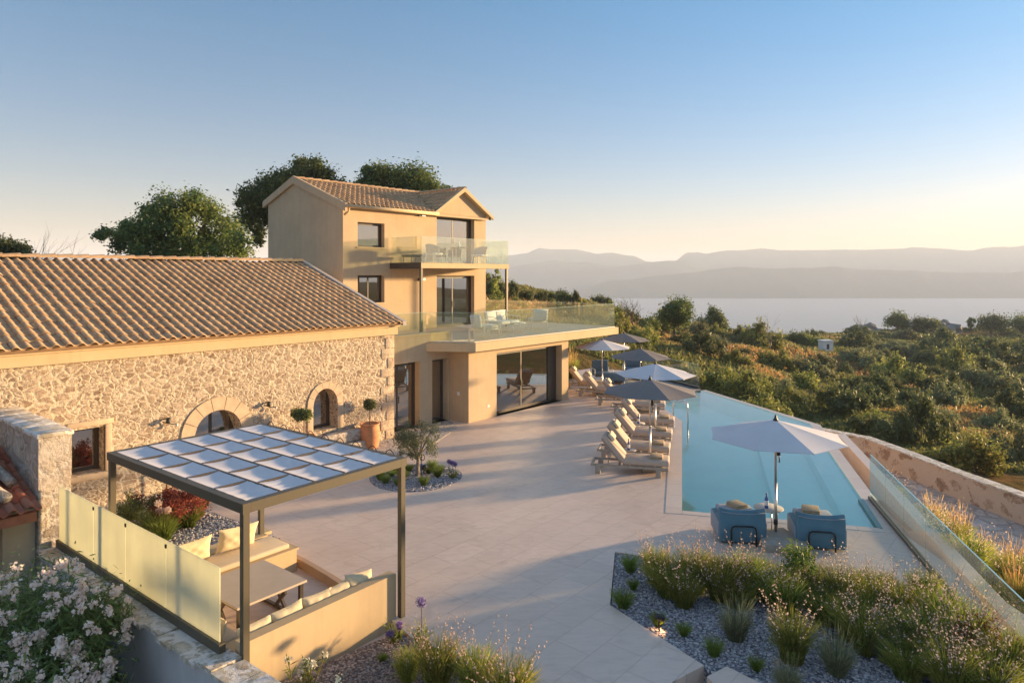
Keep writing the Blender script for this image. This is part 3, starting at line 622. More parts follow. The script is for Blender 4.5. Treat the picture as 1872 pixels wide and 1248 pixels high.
door(sh, 'arched_door', -6.55,-5.28,0,1.82,.42,2,.06); door(sh, 'arched_window', -3.05,-2.20,.72,1.96,.40,1,.06,False)
fw_ = door(sh, 'window', -9.30,-8.62,.82,1.86,.38,1,.06,False)
mb = MB(); mb.box(-16,-.7,.9,5.4,-.1,-.02); mb.build('floor', M['floorwood'], sh)
mb = MB(); mb.box(-16,-.7,5.4,5.5,-.1,3.4); mb.build('inner_wall', M['interior'], sh)
mb = MB(); mb.box(-6.18,-5.72,.78,.82,0,1.7); mb.build('inner_curtain', M['curtain'], sh)
for px, py in ((303,768),(487,738)):
    t_ = (px-936)/1248; aa = (t_*S0.y-S0.x)/(UU.x-t_*UU.y); D = S0.y+aa*UU.y; zz = 5.4-(py-500)/1248*D
    w_ = MB(); w_.tube([(aa,-.002,zz+.04),(aa,-.10,zz+.04)], .018); w_.tube([(aa+.03,-.09,zz+.05),(aa-.02,-.16,zz-.03)], .05, 10); w_.tube([(aa-.1,-.03,zz-.02),(aa+.12,-.10,zz-.10),(aa+.2,-.16,zz-.09)], .012); l = w_.build('wall_lamp', M['black'], sh)
    bl = MB(); bl.lathe([(.0,-.06),(.025,-.05),(.032,-.02),(.02,.0)], 10, T(aa+.2,-.16,zz-.10)); bl.build('bulb', M['white'], l)
mb = MB(); mb.rbox(-4.0+.0,-1.3,-.55,-.04,-.02,.28,.04); mb.rbox(-2.9,-1.45,-.36,-.035,.285,.62,.05)
o = mb.build('stone_bench', M['oldstone'], None, tuple(S0), TH); tag(o, 'low rubble stone ledge under the arched window beside the terracotta pot', 'stone bench')

# ---- modern villa
vi = thing('villa', 'beige rendered three-storey villa with glass balconies and a clay tile gable roof', 'villa', tuple(S0), TH)
PL = M['plaster']
mb = MB(); wall_strips(mb, .03, 3.195, -.4, 3.22, .60, 1.0, [(.10,1.70,0,2.30,0),(2.30,3.08,0,2.28,0)]); mb.build('wing_wall', PL, vi)
mb = MB(); mb.box(.0,3.1,.56,1.04,3.225,3.27); mb.build('parapet_coping', M['cornice'], vi)
mb = MB(); wall_strips(mb, 3.20, 9.40, -.4, 2.60, -.35, .05, [(4.73,8.92,0,2.38,0)]); mb.box(3.20,3.55,.052,6,-.4,2.6); mb.box(9.05,9.40,.052,9,-.4,2.6); mb.build('ground_floor_wall', PL, vi)
mb = MB(); mb.box(9.40+.002,9.42,-.34,.0,0,.01); 
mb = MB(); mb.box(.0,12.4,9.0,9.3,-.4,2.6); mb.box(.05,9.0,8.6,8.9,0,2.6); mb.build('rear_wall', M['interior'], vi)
slab = [(2.0,.595),(3.04,-.85),(12.6,-.9),(12.6,9.2),(.3,9.2),(.3,1.05),(2.0,1.05)]
mb = MB(); mb.prism(slab, 2.62, 2.93); mb.build('terrace_slab', M['cornice'], vi)
mb = MB(); mb.prism([(2.15,.62),(3.12,-.72),(12.5,-.78),(12.5,9.1),(.35,9.1),(.35,1.1),(2.15,1.1)], 2.935, 2.965); mb.build('terrace_floor', M['paving'], vi)
door(vi, 'glazed_door', .10,1.70,0,2.30,.86,2,.07); door(vi, 'glazed_door', 2.30,3.08,0,2.28,.86,1,.06)
door(vi, 'sliding_door', 4.73,8.40,0,2.38,-.06,2,.07)
mb = MB(); mb.box(8.405,8.915,-.04,.04,0,2.378); mb.build('dark_side_panel', M['frame'], vi)
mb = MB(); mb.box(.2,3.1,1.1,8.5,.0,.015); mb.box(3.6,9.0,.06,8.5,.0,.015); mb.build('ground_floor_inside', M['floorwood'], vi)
mb = MB(); mb.box(8.5,8.9,.2,.24,.02,2.35); mb.box(4.85,5.3,.2,.24,.02,2.35); mb.build('ground_floor_curtain', M['curtain'], vi)
# tower
TX0, TX1, TY0, TY1, RY, RZ = 1.63, 9.98, 5.0, 10.53, 8.4, 9.40
ops = [(2.34,3.71,4.20,5.33,0),(2.34,3.71,6.48,7.48,0),(6.70,9.17,2.97,5.30,0),(6.70,9.17,5.87,7.98,0)]
mb = MB(); wall_strips(mb, TX0, TX1, 2.5, 8.14, TY0, TY0+.35, ops)
mb.prism_x([(TY0+.352,2.5),(TY1,2.5),(TY1,8.58),(RY,RZ-.10),(TY0+.352,8.24)], TX0, TX0+.3); mb.prism_x([(TY0+.352,2.5),(TY1,2.5),(TY1,8.58),(RY,RZ-.10),(TY0+.352,8.24)], TX1-.3, TX1)
mb.box(TX0+.302,TX1-.302,TY1-.3,TY1,2.5,8.55); mb.build('tower_wall', PL, vi)
GC = 8.30; gw = 1.62
mb = MB(); mb.prism_y([(GC-gw,8.145),(TX1-.001,8.145),(TX1-.001,8.22),(GC+gw,8.35),(GC,9.24),(GC-gw,8.30)], TY0-.0, TY0+.34); mb.build('front_gable_wall', PL, vi)
m_ = (RZ-8.14)/(RY-TY0)
tile_roof('roof', TX0+.02, TX1-.05, TY0-.22, 8.14-.22*m_+.07, RY, RZ+.03, M['tile'], vi, pitch=.25, rowl=.38, clip=lambda x, y: not (abs(x-GC) < 1.85 and (y-TY0) < (1-abs(x-GC)/1.85)*3.2))
mb = MB(); mb.prism_x([(TY0-.2,8.14-.2*m_-.02),(RY,RZ-.06),(TY1+.2,8.60-.07),(TY1+.2,8.60-.14),(RY,RZ-.13),(TY0-.2,8.14-.2*m_-.09)], TX0+.02, TX1-.04); mb.build('roof_deck', M['cornice'], vi)
tile_roof('rear_roof', TX0+.02, TX1-.05, TY1+.22, 8.55, RY, RZ+.03, M['tile'], vi, pitch=.25, rowl=.38)
ridge_tiles('ridge_tiles', (TX0,RY,RZ+.06), (TX1,RY,RZ+.06), M['tile'], vi, .10, .4)
# thick verge bands on the left gable
mb = MB()
mb.prism_x([(TY0-.28,8.14-.28*m_-.20),(TY0-.28,8.14-.28*m_+.12),(RY,RZ+.16),(TY1+.30,8.50+.12),(TY1+.30,8.50-.16),(RY,RZ-.17)], TX0-.10, TX0+.015); mb.build('gable_band', M['plaster'], vi)
# front gable roof: slopes running back into the main roof
def slope(x0, z0, x1, z1, ya, yb, side):
    Rm = Matrix(((0,1,0,0),(1,0,0,0),(0,0,1,0),(0,0,0,1)))
    return Rm
for sgn in (-1, 1):
    rm = MB(); hw_ = 1.82 if sgn < 0 else 1.95
    vs, fs, tint = [], [], []
    o = tile_roof('front_gable_tiles', TY0-.10, TY0+3.35, GC+sgn*hw_, 8.20, GC, 9.33, M['tile'], vi, pitch=.25, rowl=.38)
    me = o.data; co = np.zeros(len(me.vertices)*3, np.float32); me.vertices.foreach_get('co', co); co = co.reshape(-1,3); co[:, [0,1]] = co[:, [1,0]]; me.vertices.foreach_set('co', co.ravel())
    me.flip_normals(); me.update()
    bd = MB(); bd.prism_y([(GC+sgn*(hw_+.06),8.16),(GC+sgn*(hw_+.06),8.02),(GC,9.22),(GC,9.42)], TY0-.24, TY0-.11); bd.build('bargeboard', M['cornice'], vi)
    sf = MB(); sf.prism_y([(GC+sgn*hw_,8.12),(GC+sgn*hw_,8.05),(GC,9.24),(GC,9.31)], TY0-.108, TY0+3.2); sf.build('gable_soffit', M['cornice'], vi)
ridge_tiles('gable_ridge', (GC,TY0-.25,9.38), (GC,RY-.1,9.38), M['tile'], vi, .09, .4)
g = MB(); g.tube([(TX0-.05,TY0-.27,8.06),(GC-1.75,TY0-.27,8.06)], .075, 10); g.tube([(TX0+.12,TY0-.24,8.04),(TX0+.12,TY0-.2,7.85),(TX0+.02,TY0-.05,7.72)], .045, 8); g.build('gutter', M['cornice'], vi)
g = MB(); g.tube([(GC+1.75,TY0-.2,8.06),(TX1+.12,TY0-.2,8.06)], .07, 10); g.build('gutter', M['bronze'], vi)
for z0, z1, hd in ((4.20,5.33,0),(6.48,7.48,0)):
    f = door(vi, 'window', 2.34,3.71,z0,z1,TY0+.2,2 if z0 < 5 else 1,.06,False)
    mb = MB(); mb.box(2.28,3.77,TY0-.04,TY0-.001,z0-.05,z0); mb.build('sill', M['cornice'], f)
for z0, z1 in ((2.97,5.30),(5.87,7.98)): door(vi, 'balcony_door', 6.70,9.17,z0,z1,TY0+.22,2,.07)
mb = MB(); mb.box(2.5,3.1,TY0+.45,TY0+.48,3.2,5.3); mb.box(6.9,7.5,TY0+.45,TY0+.48,2.98,5.28); mb.build('upper_curtain', M['curtain'], vi)
for z in (2.98, 5.72): mb = MB(); mb.box(TX0+.31,TX1-.31,TY0+.36,TY1-.31,z,z+.12); mb.build('upper_floor', M['floorwood'], vi)
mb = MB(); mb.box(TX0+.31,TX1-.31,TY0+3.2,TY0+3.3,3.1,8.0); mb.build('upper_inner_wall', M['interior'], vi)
for zz, py in ((7.98,0),(5.15,0)):
    aa = 5.72; w_ = MB(); w_.box(aa-.16,aa+.16,TY0-.10,TY0-.002,zz-.06,zz+.06); l = w_.build('wall_lamp', M['frame'], vi)
    g_ = MB(); g_.box(aa+.0,aa+.20,TY0-.115,TY0-.101,zz-.055,zz+.055); g_.build('lamp_face', M['alu'], l)
mb = MB(); mb.box(3.197-.012,3.198,.1,.22,.95,1.07); mb.build('wall_switch', M['white'], vi); mb = MB(); mb.box(4.2,4.32,-.362,-.352,.42,.50); mb.build('wall_socket', M['white'], vi)
# upper balcony
mb = MB(); mb.box(4.0,9.45,3.05,4.998,5.62,5.83); bs_ = mb.build('balcony_slab', M['cornice'], vi)
mb = MB(); mb.box(3.985,4.0,3.05,4.99,5.60,5.85); mb.build('balcony_end_plate', M['frame'], vi)
for aa in (4.08, 9.38): mb = MB(); mb.box(aa-.05,aa+.05,3.10,3.20,2.97,5.618); mb.build('balcony_post', M['bronze'], vi)
def rail(pts, z0, z1, pane=1.25, parent=None, th=.016, name='glass_panel'):
    for p, q in zip(pts[:-1], pts[1:]):
        p, q = Vector((*p,0)), Vector((*q,0)); L_ = (q-p).length; n_ = max(1, round(L_/pane)); d = (q-p).normalized(); nn = Vector((-d.y, d.x, 0))*th/2
        for i in range(n_):
            a_, b_ = p+d*(L_*i/n_+.008), p+d*(L_*(i+1)/n_-.008)
            mb = MB(); mb.prism([tuple(a_-nn)[:2],tuple(b_-nn)[:2],tuple(b_+nn)[:2],tuple(a_+nn)[:2]], z0, z1); g_ = mb.build(name, M['glass'], parent)
            e = MB(); e.prism([tuple(a_-nn*1.15)[:2],tuple(b_-nn*1.15)[:2],tuple(b_+nn*1.15)[:2],tuple(a_+nn*1.15)[:2]], z1+.0005, z1+.007); e.build('polished_edge', M['glassedge'], g_)
M['glassedge'] = simple('polished_glass_edge', (.42,.60,.54), .2, .03)
rail([(4.03,4.95),(4.03,3.08),(9.42,3.08),(9.42,4.95)], 5.84, 6.90, 1.35, vi)
rail([(.45,.78),(2.1,.78),(3.10,-.72),(12.45,-.78),(12.45,8.6)], 2.97, 4.0, 1.35, vi)
# inner dividing rail on the terrace
# retaining wall behind the deck
mb = MB(); mb.prism_y([(9.42,0),(15.2,0),(15.2,.75),(9.42,2.2)], 3.6, 3.9)
tag(mb.build('garden_wall', M['yellowwall'], None, tuple(S0), TH), 'sloping cream rendered garden wall behind the far loungers', 'wall')

# ---- stone fin wall beside the house (left), its lean-to
fin = MB(); fin.box(-10.86,-10.36,-3.42,-.02,-.6,2.50); o = fin.build('stone_wall', M['oldstone'], None, tuple(S0), TH)
tag(o, 'short free-standing rubble wall projecting from the stone house at the left edge', 'stone wall')
cp = MB()
yq = -3.46
while yq < -.1:
    ln = random.uniform(.35,.6); cp.rbox(-10.90,-10.32,yq,min(yq+ln-.012,-.03),2.503,2.57+random.uniform(0,.02),.015); yq += ln
cpo = cp.build('capping', M['capstone'], o)
mb = MB(); mb.box(-11.4,-10.7,-4.0,-3.43,-3,.9); mb.box(-10.98,-10.62,-3.9,-3.43,.905,1.45)
sd_ = thing('lean_to_shed', 'old lean-to with red clay tiles and timber beam at the left edge', 'shed', tuple(S0), TH)
b_ = MB(); b_.box(-11.35,-10.875,-3.30,-2.9,-3.2,1.28); b_.build('plaster_wall', M['oldplaster'], sd_)
b_ = MB(); b_.box(-16,-11.36,-2.9,-2.7,-3.2,1.3); b_.build('rear_wall', M['oldplaster'], sd_)
tile_roof('roof', -16, -10.90, -3.75, 1.38, -1.2, 2.05, M['oldtile'], sd_, pitch=.24, rowl=.4, r=.06)
b_ = MB(); b_.box(-16,-10.95,-3.68,-3.54,1.16,1.32); b_.build('beam', M['beamwood'], sd_)
b_ = MB(); b_.box(-11.72,-11.58,-3.66,-3.56,-3,1.158); b_.build('post', M['beamwood'], sd_)
b_ = MB(); b_.tube([(-11.9,-1.6,2.12),(-11.35,-3.55,1.62)], .09, 10); b_.tube([(-11.35,-1.6,2.10),(-11.15,-3.0,1.72)], .08, 10); b_.build('loose_ridge_tile', M['oldstone'], sd_)
# ---- wall with stone capping under the frosted glass
Fp, Bp, Cp, Ap = Vector((-3.39,8.66,0)), Vector((-1.64,10.34,0)), Vector((-4.63,12.9,0)), Vector((-6.5,11.1,0))
AFd = (Fp-Ap).normalized(); AFn = Vector((AFd.y,-AFd.x,0))*1   # points to the outside (left/near)
if AFn.x > 0: AFn = -AFn
def along(s, o_=0, z=0): p = Fp+AFd*(-s)+AFn*o_; return Vector((p.x,p.y,z))
mb = MB(); mb.prism([tuple(along(-3.5,.42))[:2],tuple(along(6.4,.42))[:2],tuple(along(6.4,.06))[:2],tuple(along(-3.5,.06))[:2]], -3, .50)
rw = mb.build('retaining_wall', M['greyrender']); tag(rw, 'grey rendered retaining wall with flat stone capping under the frosted glass screen', 'wall')
cp = MB(); s_ = -3.5
while s_ < 6.4:
    ln = random.uniform(.28,.5); e_ = min(s_+ln-.012, 6.4)
    wv_ = random.uniform(-.03,.04); zt_ = .555+random.uniform(-.008,.012)
    cp.prism([tuple(along(e_,.46+wv_))[:2], tuple(along(e_+random.uniform(-.05,.05),.04))[:2], tuple(along(s_,.04))[:2], tuple(along(s_,.46+wv_))[:2]][::-1], .503, zt_); s_ += ln
cp.build('capping', M['capstone'], rw)
# curved retaining wall with the path
cw_ = [(11.0,28.6),(12.6,28.2),(13.9,26.8),(14.25,25.2),(14.65,22.5),(15.05,20.1),(15.7,17),(16.6,13.5),(17.6,10)]
mb = MB(); pin, pout = [], []
for i, p in enumerate(cw_):
    a_ = Vector((*cw_[max(i-1,0)],0)); b2 = Vector((*cw_[min(i+1,len(cw_)-1)],0)); d = (b2-a_).normalized(); nn = Vector((-d.y,d.x,0)); pin.append(Vector((*p,0))-nn*.0); pout.append(Vector((*p,0))+nn*.34)
zt_ = [-1.0,-1.05,-1.1,-1.15,-1.2,-1.2,-1.25,-1.3,-1.3]
vs = []
for i in range(len(cw_)): vs += [(pin[i].x,pin[i].y,-3.6),(pin[i].x,pin[i].y,zt_[i]),(pout[i].x,pout[i].y,zt_[i]),(pout[i].x,pout[i].y,-5)]
fs = [(4*i+j, 4*i+j+1, 4*i+j+5, 4*i+j+4) for i in range(len(cw_)-1) for j in range(3)]+[(0,3,2,1)]
mb.add(vs, fs); o = mb.build('path_wall', M['yellowwall']); tag(o, 'curved low ochre stone wall along the lower paved path', 'wall')
mb = MB(); vs = []
for i in range(len(cw_)):
    d = (pout[i]-pin[i]).normalized()*.04; A_, B_ = pin[i]-d, pout[i]+d; vs += [(A_.x,A_.y,zt_[i]+.003),(A_.x,A_.y,zt_[i]+.055),(B_.x,B_.y,zt_[i]+.055),(B_.x,B_.y,zt_[i]+.003)]
fs = [(4*i+j, 4*i+(j+1)%4, 4*i+4+(j+1)%4, 4*i+4+j) for i in range(len(cw_)-1) for j in range(4)]+[(0,3,2,1)]
mb.add(vs, fs); mb.build('capping', M['capstone'], o)
# ================================================================== OBJECTS
# ---- pergola
H_ = 2.5
rzp = math.atan2((Fp-Ap).y, (Fp-Ap).x)             # local x runs A->F, local y A->C
pg = thing('pergola', 'bronze metal pergola with a draped white fabric roof over the sunken seats', 'pergola', tuple(Ap), rzp)
Lp = (Fp-Ap).length; Wp = 2.67
for x, y in ((0,0),(Lp,0),(Lp,Wp),(0,Wp)):
    mb = MB(); mb.box(x-.043,x+.043,y-.043,y+.043,-.2,H_-.126); mb.build('post', M['bronze'], pg)
for x0,x1,y0,y1 in ((-.06,Lp+.06,-.06,.05),(-.06,Lp+.06,Wp-.05,Wp+.06),(-.06,.05,.052,Wp-.052),(Lp-.05,Lp+.06,.052,Wp-.052)):
    mb = MB(); mb.box(x0,x1,y0,y1,H_-.125,H_); mb.build('beam', M['bronze'], pg)
for i in range(1,5):
    y = Wp*i/5; mb = MB(); mb.box(.052,Lp-.052,y-.016,y+.016,H_-.03,H_+.008); mb.build('rail', M['frame'], pg)
for i in range(5):
    ya, yb = Wp*i/5+.018+.03*(i==0), Wp*(i+1)/5-.018-.03*(i==4); offs = [0,.0,.0,.0,.0][i]
    nb = 5; xs_ = [.055+(Lp-.11)*(k/nb)+(.22 if 0<k<nb else 0)*((i%2)) for k in range(nb+1)]
    vs, fs, NY = [], [], 6; NX = 14; cols_ = 0
    for k in range(nb):
        for a_ in range(NX+1):
            if k > 0 and a_ == 0: continue
            u = a_/NX; x = xs_[k]+(xs_[k+1]-xs_[k])*u; sag = .014*(4*u*(1-u))**.8
            for b_ in range(NY+1):
                v_ = b_/NY; wr = .005*math.sin(22*u+i*2+k)*math.sin(3*v_+k) if k in (0, nb-1) else .002*math.sin(5*v_+i+k*2)
                vs.append((x, ya+(yb-ya)*v_, H_+.004-sag*(1-.75*abs(2*v_-1)**3)+wr-.022*math.sin(math.pi*v_)*(.4+.9*u)))
            cols_ += 1
    for a_ in range(cols_-1):
        for b_ in range(NY): j = a_*(NY+1)+b_; fs.append((j, j+NY+1, j+NY+2, j+1))
    n_ = len(vs); vs += [(x,y,z-.004) for x,y,z in vs]; fs += [tuple(reversed([q_+n_ for q_ in f])) for f in fs]
    mb = MB(); mb.add(vs, fs, smooth=True); mb.build('fabric_strip', M['pergola_cloth'], pg)
    for k in range(1, nb):
        mb = MB(); mb.box(xs_[k]-.012,xs_[k]+.012,ya,yb,H_-.03,H_+.009); mb.build('batten', M['frame'], pg)
for k in range(9):
    x = .3+k*.42; mb = MB(); mb.tube([(x-.11+.22*i/8, Wp+.02, H_+.075*math.sin(math.pi*i/8)) for i in range(9)], .007, 5); mb.build('cable_loop', M['black'], pg)
# ---- frosted glass screen
fs_ = thing('glass_screen', 'frosted pale green glass windscreen in a dark metal channel on the stone-capped wall', 'glass screen', tuple(along(0,.15,.555)), rzp)
x_end = -.32; Lg = 5.45
mb = MB(); mb.box(x_end-Lg-.05, x_end+.05, -.045, .045, .0, .13); mb.build('channel', M['bronze'], fs_)
cuts = [x_end-Lg, x_end-3.95, x_end-2.75, x_end-1.45, x_end]
for a_, b_ in zip(cuts[:-1], cuts[1:]):
    mb = MB(); mb.box(a_+.008, b_-.008, -.008, .008, .131, 1.08); mb.build('glass_panel', M['frost'], fs_)
for a_ in cuts[1:-1]:
    mb = MB(); mb.box(a_-.02, a_+.02, -.02, .02, .98, 1.03); mb.build('clip', M['black'], fs_)
# ---- built-in benches (local frame of the pergola)
nb_ = thing('built_in_bench', 'cream rendered bench with a high back wall, nearest the gravel corner', 'bench', tuple(Ap), rzp)
mb = MB(); mb.box(Lp-.23, Lp-.06, .0, Wp-.06, -.35, .68); mb.build('back_wall', M['benchrender'], nb_)
mb = MB(); mb.box(Lp-.86, Lp-.232, .0, Wp-.2, -.35, .26); mb.build('seat_base', M['benchrender'], nb_)
fb_ = thing('built_in_bench', 'cream rendered bench on the house side of the sunken seats', 'bench', tuple(Ap), rzp)
mb = MB(); mb.box(.16, .90, -.05, Wp+.18, -.35, .24); mb.box(.14,.93,-.07,Wp+.21,.243,.28); mb.build('seat_base', M['benchrender'], fb_)
mb = MB(); mb.box(-.12, .158, -.05, Wp+.05, -.35, .38); mb.build('back_wall', M['benchrender'], fb_)
sb_ = thing('built_in_bench', 'low cream bench running under the frosted glass screen', 'bench', tuple(Ap), rzp)
mb = MB(); mb.box(.935, Lp-.865, -.02, .52, -.35, .24); mb.build('seat_base', M['benchrender'], sb_)
# planter walls between gravel and bench
pw = MB(); pw.box(-.75,-.50,-.5,Wp+.55,-.3,.16); o = pw.build('planter_wall', M['cornice'], None, tuple(Ap), rzp); tag(o, 'low stone planter kerb between the red-leaved planting and the white gravel', 'planter wall')
mb = MB(); mb.prism([(-.498,-.4),(-.122,-.4),(-.122,Wp+.5),(-.498,Wp+.55)], -.3, .10); tag(mb.build('white_gravel_behind_bench', M['gravel_white'], None, tuple(Ap), rzp), kind='structure')
def top_level(mb, name, mat, label, cat, base, loc_local, rz=0, group=None, smooth=True):
    return None
Mp = Matrix.Translation(Ap) @ Matrix.Rotation(rzp, 4, 'Z')
def cushion(x0,x1,y0,y1,z0,z1,label,group):
    c = Mp @ Vector(((x0+x1)/2,(y0+y1)/2,z0)); mb = MB(); mb.rbox(-(x1-x0)/2,(x1-x0)/2,-(y1-y0)/2,(y1-y0)/2,0,z1-z0,.035,seg=3)
    o = mb.build('seat_cushion', M['cushion'], None, tuple(c), rzp); return tag(o, label, 'cushion', group)
cushion(.20,.86,.04,Wp+.06,.284,.38,'long sand coloured seat cushion on the bench by the house','seat cushions on the built-in benches')
cushion(Lp-.84,Lp-.25,.08,Wp-.25,.264,.36,'seat cushion on the bench backed by the high cream wall','seat cushions on the built-in benches')
cushion(.96,Lp-.90,.06,.48,.244,.34,'narrow seat cushion on the bench under the frosted glass','seat cushions on the built-in benches')
def put_pillow(x, y, z, rz, lean, w_, h_, label, group='scatter pillows on the built-in benches', roll=0):
    mb = MB(); mb.pillow(w_, h_, .17, n=18, pinch=.07, wr=.014)
    o = mb.build('pillow', M['pillow'], None, tuple(Mp @ Vector((x,y,z+h_/2*.97)))); o.rotation_euler = (Matrix.Rotation(rzp+rz,4,'Z') @ Matrix.Rotation(lean,4,'X') @ Matrix.Rotation(roll,4,'Y')).to_euler()
    return tag(o, label, 'pillow', group)
put_pillow(.30, .42, .38, R(90), R(14), .62, .40, 'pillow half hidden by the frosted glass, farthest left on the house-side bench')
put_pillow(.33, 1.12, .38, R(90), R(14), .74, .44, 'middle big sand pillow on the house-side bench, left of the pergola post', roll=R(-2))
put_pillow(.34, 1.98, .38, R(90), R(14), .78, .45, 'sand pillow with a raised corner at the terrace end of the house-side bench', roll=R(4))
for i, (y, zz, r_, lb) in enumerate(((.36,.34,0,'pillow in the near corner beside the pergola post, against the high cream wall'),(.86,.36,3,'second pillow from the near corner along the high cream wall'),(1.36,.36,-2,'third pillow from the near corner along the high cream wall'),(1.72,.36,4,'small tilted pillow squeezed between two others along the high cream wall'),(2.10,.40,-8,'pillow rising above the terrace end of the high cream wall'))):
    put_pillow(Lp-.34, y, zz, R(-90), R(14), .52, .40, lb, roll=R(r_))
put_pillow(Lp-1.0, .14, .34, R(180), R(12), .46, .36, 'pillow leaning on the frosted glass side near the corner post')
# ---- table
tb = thing('lounge_table', 'low rectangular table with pale stone top and dark crossed metal legs', 'table', tuple(Mp @ Vector((1.98,1.28,-.15))), rzp+R(0))
mb = MB(); mb.box(-.62,.62,-.60,.60,.60,.635); mb.build('table_top', M['table'], tb)
mb = MB(); mb.box(-.58,.58,-.56,-.50,.55,.598); mb.box(-.58,.58,.50,.56,.55,.598); mb.build('apron', M['frame'], tb)
for x in (-.55,.55):
    for y in (-.53,.53): mb = MB(); mb.box(x-.03,x+.03,y-.03,y+.03,0,.548); mb.build('leg', M['frame'], tb)
for y in (-.53,.53):
    mb = MB(); mb.box(-.52,.52,y-.025,y+.025,.0,.045)
    mb.prism_y([(-.16,.05),(-.09,.05),(.14,.29),(.14,.31),(-.09,.546),(-.16,.546),(.06,.30)], y-.02, y+.02); mb.prism_y([(.16,.05),(.09,.05),(-.14,.29),(-.14,.31),(.09,.546),(.16,.546),(-.06,.30)], y-.019, y+.021); mb.build('crossed_brace', M['frame'], tb)

# ---- parasols
def make_parasol(cloth, label, Rr=1.36, rise=.34, Ht=2.48, k=8, big=False):
    t_ = thing('parasol', label, 'parasol')
    mb = MB(); mb.tube([(0,0,.05),(0,0,1.15)], .030, 12); mb.build('lower_pole', M['alu'], t_)
    mb = MB(); mb.tube([(0,0,1.15),(0,0,Ht-.10)], .024, 12); mb.build('upper_pole', M['alu'], t_)
    mb = MB(); mb.lathe([(.034,.30),(.042,.31),(.042,.40),(.034,.41)], 12); mb.rbox(.03,.10,-.02,.02,1.72,1.92,.012); mb.tube([(.08,0,1.75),(.08,0,1.58)], .012, 6); mb.build('crank', M['black'], t_)
    n = 8; vs, fs = [], []
    for layer in (0, -.008):
        for i in range(k):
            a0, a1 = 2*math.pi*i/k, 2*math.pi*(i+1)/k
            for u_ in range(n+1):
                u = u_/n
                for v_ in range(5):
                    v = v_/4; P0 = Vector((math.cos(a0), math.sin(a0), 0)); P1 = Vector((math.cos(a1), math.sin(a1), 0)); p = P0.lerp(P1, v)*Rr*u
                    sc = 1-.018*math.sin(math.pi*v)*u**3
                    vs.append((p.x*sc, p.y*sc, Ht-.02-rise*(u**1.03)-.012*math.sin(math.pi*v)*u+layer))
    b = 0
    for layer in range(2):
        for i in range(k):
            for u_ in range(n):
                for v_ in range(4):
                    j = b+u_*5+v_; f = (j, j+5, j+6, j+1); fs.append(f if layer == 0 else tuple(reversed(f)))
            b += (n+1)*5
    mb = MB(); mb.add(vs, fs, smooth=True); mb.build('canopy', cloth, t_)
    for i in range(k):
        a = 2*math.pi*i/k; mb = MB(); pt = lambda u, dz=0: (math.cos(a)*Rr*u, math.sin(a)*Rr*u, Ht-.045-rise*(u**1.03)+dz)
        mb.tube([pt(.03), pt(.5), pt(.985)], .009, 5); r_ = mb.build('rib', M['alu'], t_)
        mb = MB(); mb.tube([(math.cos(a)*.03, math.sin(a)*.03, 2.0), pt(.5, -.012)], .007, 5); mb.build('strut', M['alu'], r_)
    mb = MB(); mb.lathe([(.045,1.96),(.05,1.98),(.05,2.04),(.03,2.06)], 12); mb.build('runner', M['black'], t_)
    mb = MB(); mb.lathe([(.055,Ht-.035),(.05,Ht-.01),(.028,Ht+.02),(.022,Ht+.07),(.008,Ht+.085)], 12); mb.build('finial', M['black'], t_)
    mb = MB(); mb.rbox(-.38,.38,-.38,.38,.0,.085,.012); mb.tube([(0,0,.086),(0,0,.16)], .04, 12); mb.build('base', M['concrete'], t_)
    return t_
pW = make_parasol(M['canopy_white'], 'white parasol'); pT = make_parasol(M['canopy_taupe'], 'taupe parasol', 1.34)
GP = 'parasols around the pool'
def pole_at(px, D): v = AT(px, D); return (v.x, v.y, 0)
pz = PD.to_2d().angle_signed(Vector((0,1))) if 0 else R(-14)
place(pW, pole_at(1418, 13.9), R(8), 'big white parasol nearest the camera, standing between the two blue lounge chairs at the pool', GP, (1.0,1.0,.985))
place(pT, pole_at(1188.5, 19.0), R(10), 'dark taupe parasol between the two nearest sun loungers', GP)
place(pW, pole_at(1198, 22.3), R(30), 'white parasol in blue shade, second row behind the nearest taupe one', GP, (.96,.96,1.0))
place(pT, pole_at(1171, 26.8), R(20), 'taupe parasol in the middle, behind the bluish white one', GP, (.90,.90,1.0))
place(pW, pole_at(1101, 30.4), R(12), 'small-looking white parasol at the corner of the villa terrace slab', GP, (.95,.95,1.0))
place(pT, pole_at(1141, 33.8), R(25), 'farthest taupe parasol half hidden behind the villa terrace edge', GP, (.98,.98,1.0))

